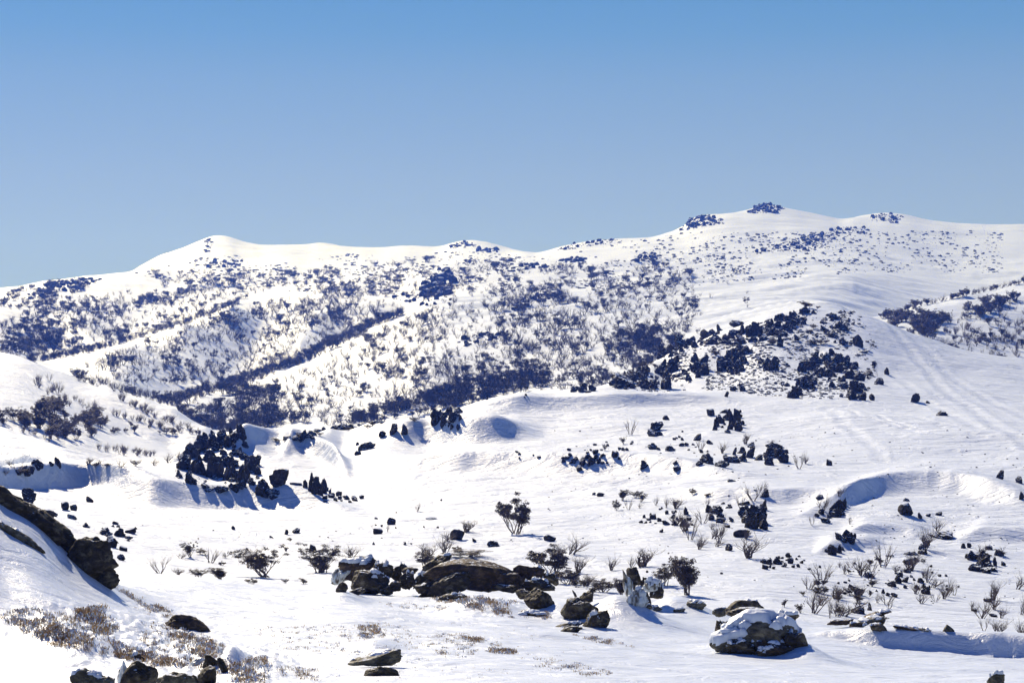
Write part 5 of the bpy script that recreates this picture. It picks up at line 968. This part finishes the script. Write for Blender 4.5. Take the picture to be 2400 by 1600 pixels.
ng.links.new(gi.outputs[0], ip.inputs['Points']); ng.links.new(ci_.outputs[0], ip.inputs['Instance']); ng.links.new(attr('idx', 'INT'), ip.inputs['Instance Index'])
ng.links.new(cx.outputs[0], ip.inputs['Rotation']); ng.links.new(attr('scl', 'FLOAT_VECTOR'), ip.inputs['Scale']); ng.links.new(ip.outputs[0], go.inputs[0])
md = fw.modifiers.new('scatter', 'NODES'); md.node_group = ng

# slope marker poles in the valley
for i, (px, b, h_) in enumerate(((181, 872, 22), (225, 885, 24), (231, 888, 20), (308, 912, 26), (315, 912, 24), (345, 920, 18), (612, 945, 14), (643, 948, 20), (649, 948, 18), (702, 958, 14))):
    Y = hit_grid(PYF, px, b, 600, 1000); k = Y/FOC; P_ = [((0, 0, -.3), (0, 0, h_*k), .09, .07)]
    V, F = tubes([(Vector(P_[0][0]), Vector(P_[0][1]), .09, .07), (Vector((-.35, 0, h_*k*.93)), Vector((.35, 0, h_*k*.93)), .05, .05)], 5)
    o = link('marker_pole', np_mesh('marker_pole', V, F, M['pole'])); o.location = ((px-1200)*k, Y, ground(px, Y))
    tag(o, ('thin dark valley pole, '+['westernmost of all', 'first of a close pair near the west hill', 'second of a close pair near the west hill', 'tallest, just above the gully trees', 'twin of the tallest pole', 'short one east of the tallest pair', 'alone below the tree band', 'first of the eastern pair', 'second of the eastern pair', 'easternmost by the wooded slope'][i]), 'pole', 'thin poles in the valley')

# ------------------------------------------------------------------ frosted heath in the foreground
hr_ = np.random.default_rng(33)
def heath(name, polys, label, frost=0.45):
    V, F, mi, c = [], [], [], 0
    for poly, n, sc_, patch in polys:
        for (x, y) in rpoly(poly, n, patch, 16):
            Y = hit_grid(PYF, x, y, 28, 92, False)
            if Y is None: continue
            X = (x-1200)/FOC*Y; z = ground(x, Y); fz = random.random() < frost
            for b_i in range(9):
                a = random.uniform(0, 6.28); t = random.uniform(.2, 1.2); ln = sc_*random.uniform(.5, 1.2); w_ = ln*(.22 if fz else .10)
                ox, oy = random.gauss(0, sc_*.6), random.gauss(0, sc_*.6)
                d = np.array([cos(a)*t, sin(a)*t, 1.0]); d /= np.linalg.norm(d); s_ = np.array([-sin(a), cos(a), .3])*w_
                p = np.array([X+ox, Y+oy, z-.02]); V += [p-s_*.4, p+s_*.4, p+d*ln+s_, p+d*ln-s_*.6]; F.append((c, c+1, c+2, c+3)); c += 4; mi.append(1 if fz and random.random() < .75 else 0)
    o = link(name, np_mesh(name, np.array(V), np.array(F), [M['heath'], M['cap']], smooth=False, midx=mi)); tag(o, label, 'heath', kind='stuff')
heath('heath', [([(-10, 1440), (60, 1425), (160, 1440), (240, 1415), (275, 1470), (240, 1535), (150, 1520), (60, 1485)], 420, .075, 41), ([(20, 1455), (100, 1450), (200, 1490), (210, 1515), (120, 1505)], 220, .08, 42), ([(180, 1430), (235, 1422), (260, 1480), (225, 1490)], 190, .10, 43),
      ([(270, 1395), (330, 1410), (400, 1440), (520, 1500), (560, 1590), (420, 1560), (330, 1520), (330, 1440)], 330, .065, 31), ([(250, 1365), (400, 1430), (390, 1450), (300, 1400)], 150, .07, 32),
      ([(260, 1500), (360, 1530), (450, 1560), (380, 1565), (270, 1540)], 240, .08, 33), ([(540, 1550), (620, 1540), (640, 1600), (550, 1600)], 150, .08, 34), ([(380, 1470), (500, 1500), (510, 1545), (420, 1520)], 230, .08, 44)],
      'frosted brown heath poking through the snow at the west foreground', .28)
heath('heath_tufts', [([(580, 1470), (900, 1450), (1040, 1500), (900, 1540), (650, 1520)], 260, .05, 35), ([(1000, 1485), (1100, 1480), (1180, 1510), (1060, 1550), (1010, 1520)], 210, .05, 36), ([(840, 1465), (905, 1465), (900, 1495), (850, 1495)], 150, .07, 45),
      ([(1145, 1520), (1210, 1522), (1200, 1533), (1150, 1530)], 90, .07, 0), ([(1080, 1492), (1130, 1497), (1125, 1506), (1085, 1500)], 70, .07, 0), ([(1230, 1530), (1350, 1550), (1450, 1580), (1380, 1585), (1240, 1560)], 150, .045, 37),
      ([(880, 1410), (1050, 1418), (1040, 1432), (920, 1424)], 60, .06, 38), ([(1320, 1480), (1440, 1500), (1500, 1520), (1400, 1505)], 90, .06, 38), ([(650, 1560), (760, 1570), (740, 1595), (660, 1590)], 90, .05, 39), ([(1150, 1430), (1300, 1430), (1290, 1450), (1170, 1445)], 140, .07, 46),
      ([(500, 1400), (900, 1420), (1300, 1480), (1500, 1560), (1000, 1600), (600, 1580)], 160, .04, 47)],
      'golden heath tips scattered over the wind scoured foreground snow', .25)
heath('dark_heath', [([(1050, 1400), (1080, 1375), (1150, 1368), (1210, 1395), (1200, 1440), (1120, 1432)], 330, .10, 40), ([(1010, 1400), (1080, 1385), (1100, 1405), (1040, 1415)], 140, .09, 40)], 'dark frosted heath in the snow pocket under the arched slab', .3)
# ------------------------------------------------------------------ the air between here and the mountain
zlo, zhi = float(WZ.min())-1.0, float(WZ.max())+12.0; xm = float(np.abs(WX).max())+5
V = np.array([(x, y, z) for x in (-xm, xm) for y in (-30.0, 5230.0) for z in (zlo, zhi)]); F = np.array([(0, 1, 3, 2), (4, 6, 7, 5), (0, 4, 5, 1), (2, 3, 7, 6), (0, 2, 6, 4), (1, 5, 7, 3)])
hm = bpy.data.materials.new('mountain_air'); hm.use_nodes = True; n = hm.node_tree; n.nodes.clear()
pv = n.nodes.new('ShaderNodeVolumePrincipled'); ho = n.nodes.new('ShaderNodeOutputMaterial'); n.links.new(pv.outputs[0], ho.inputs['Volume'])
pv.inputs['Color'].default_value = (0.06, 0.17, 1.0, 1); pv.inputs['Absorption Color'].default_value = (1, 1, 1, 1); pv.inputs['Density'].default_value = 0.00028; pv.inputs['Anisotropy'].default_value = 0.22
tag(link('haze', np_mesh('haze', V, F, hm, smooth=False)), kind='stuff')
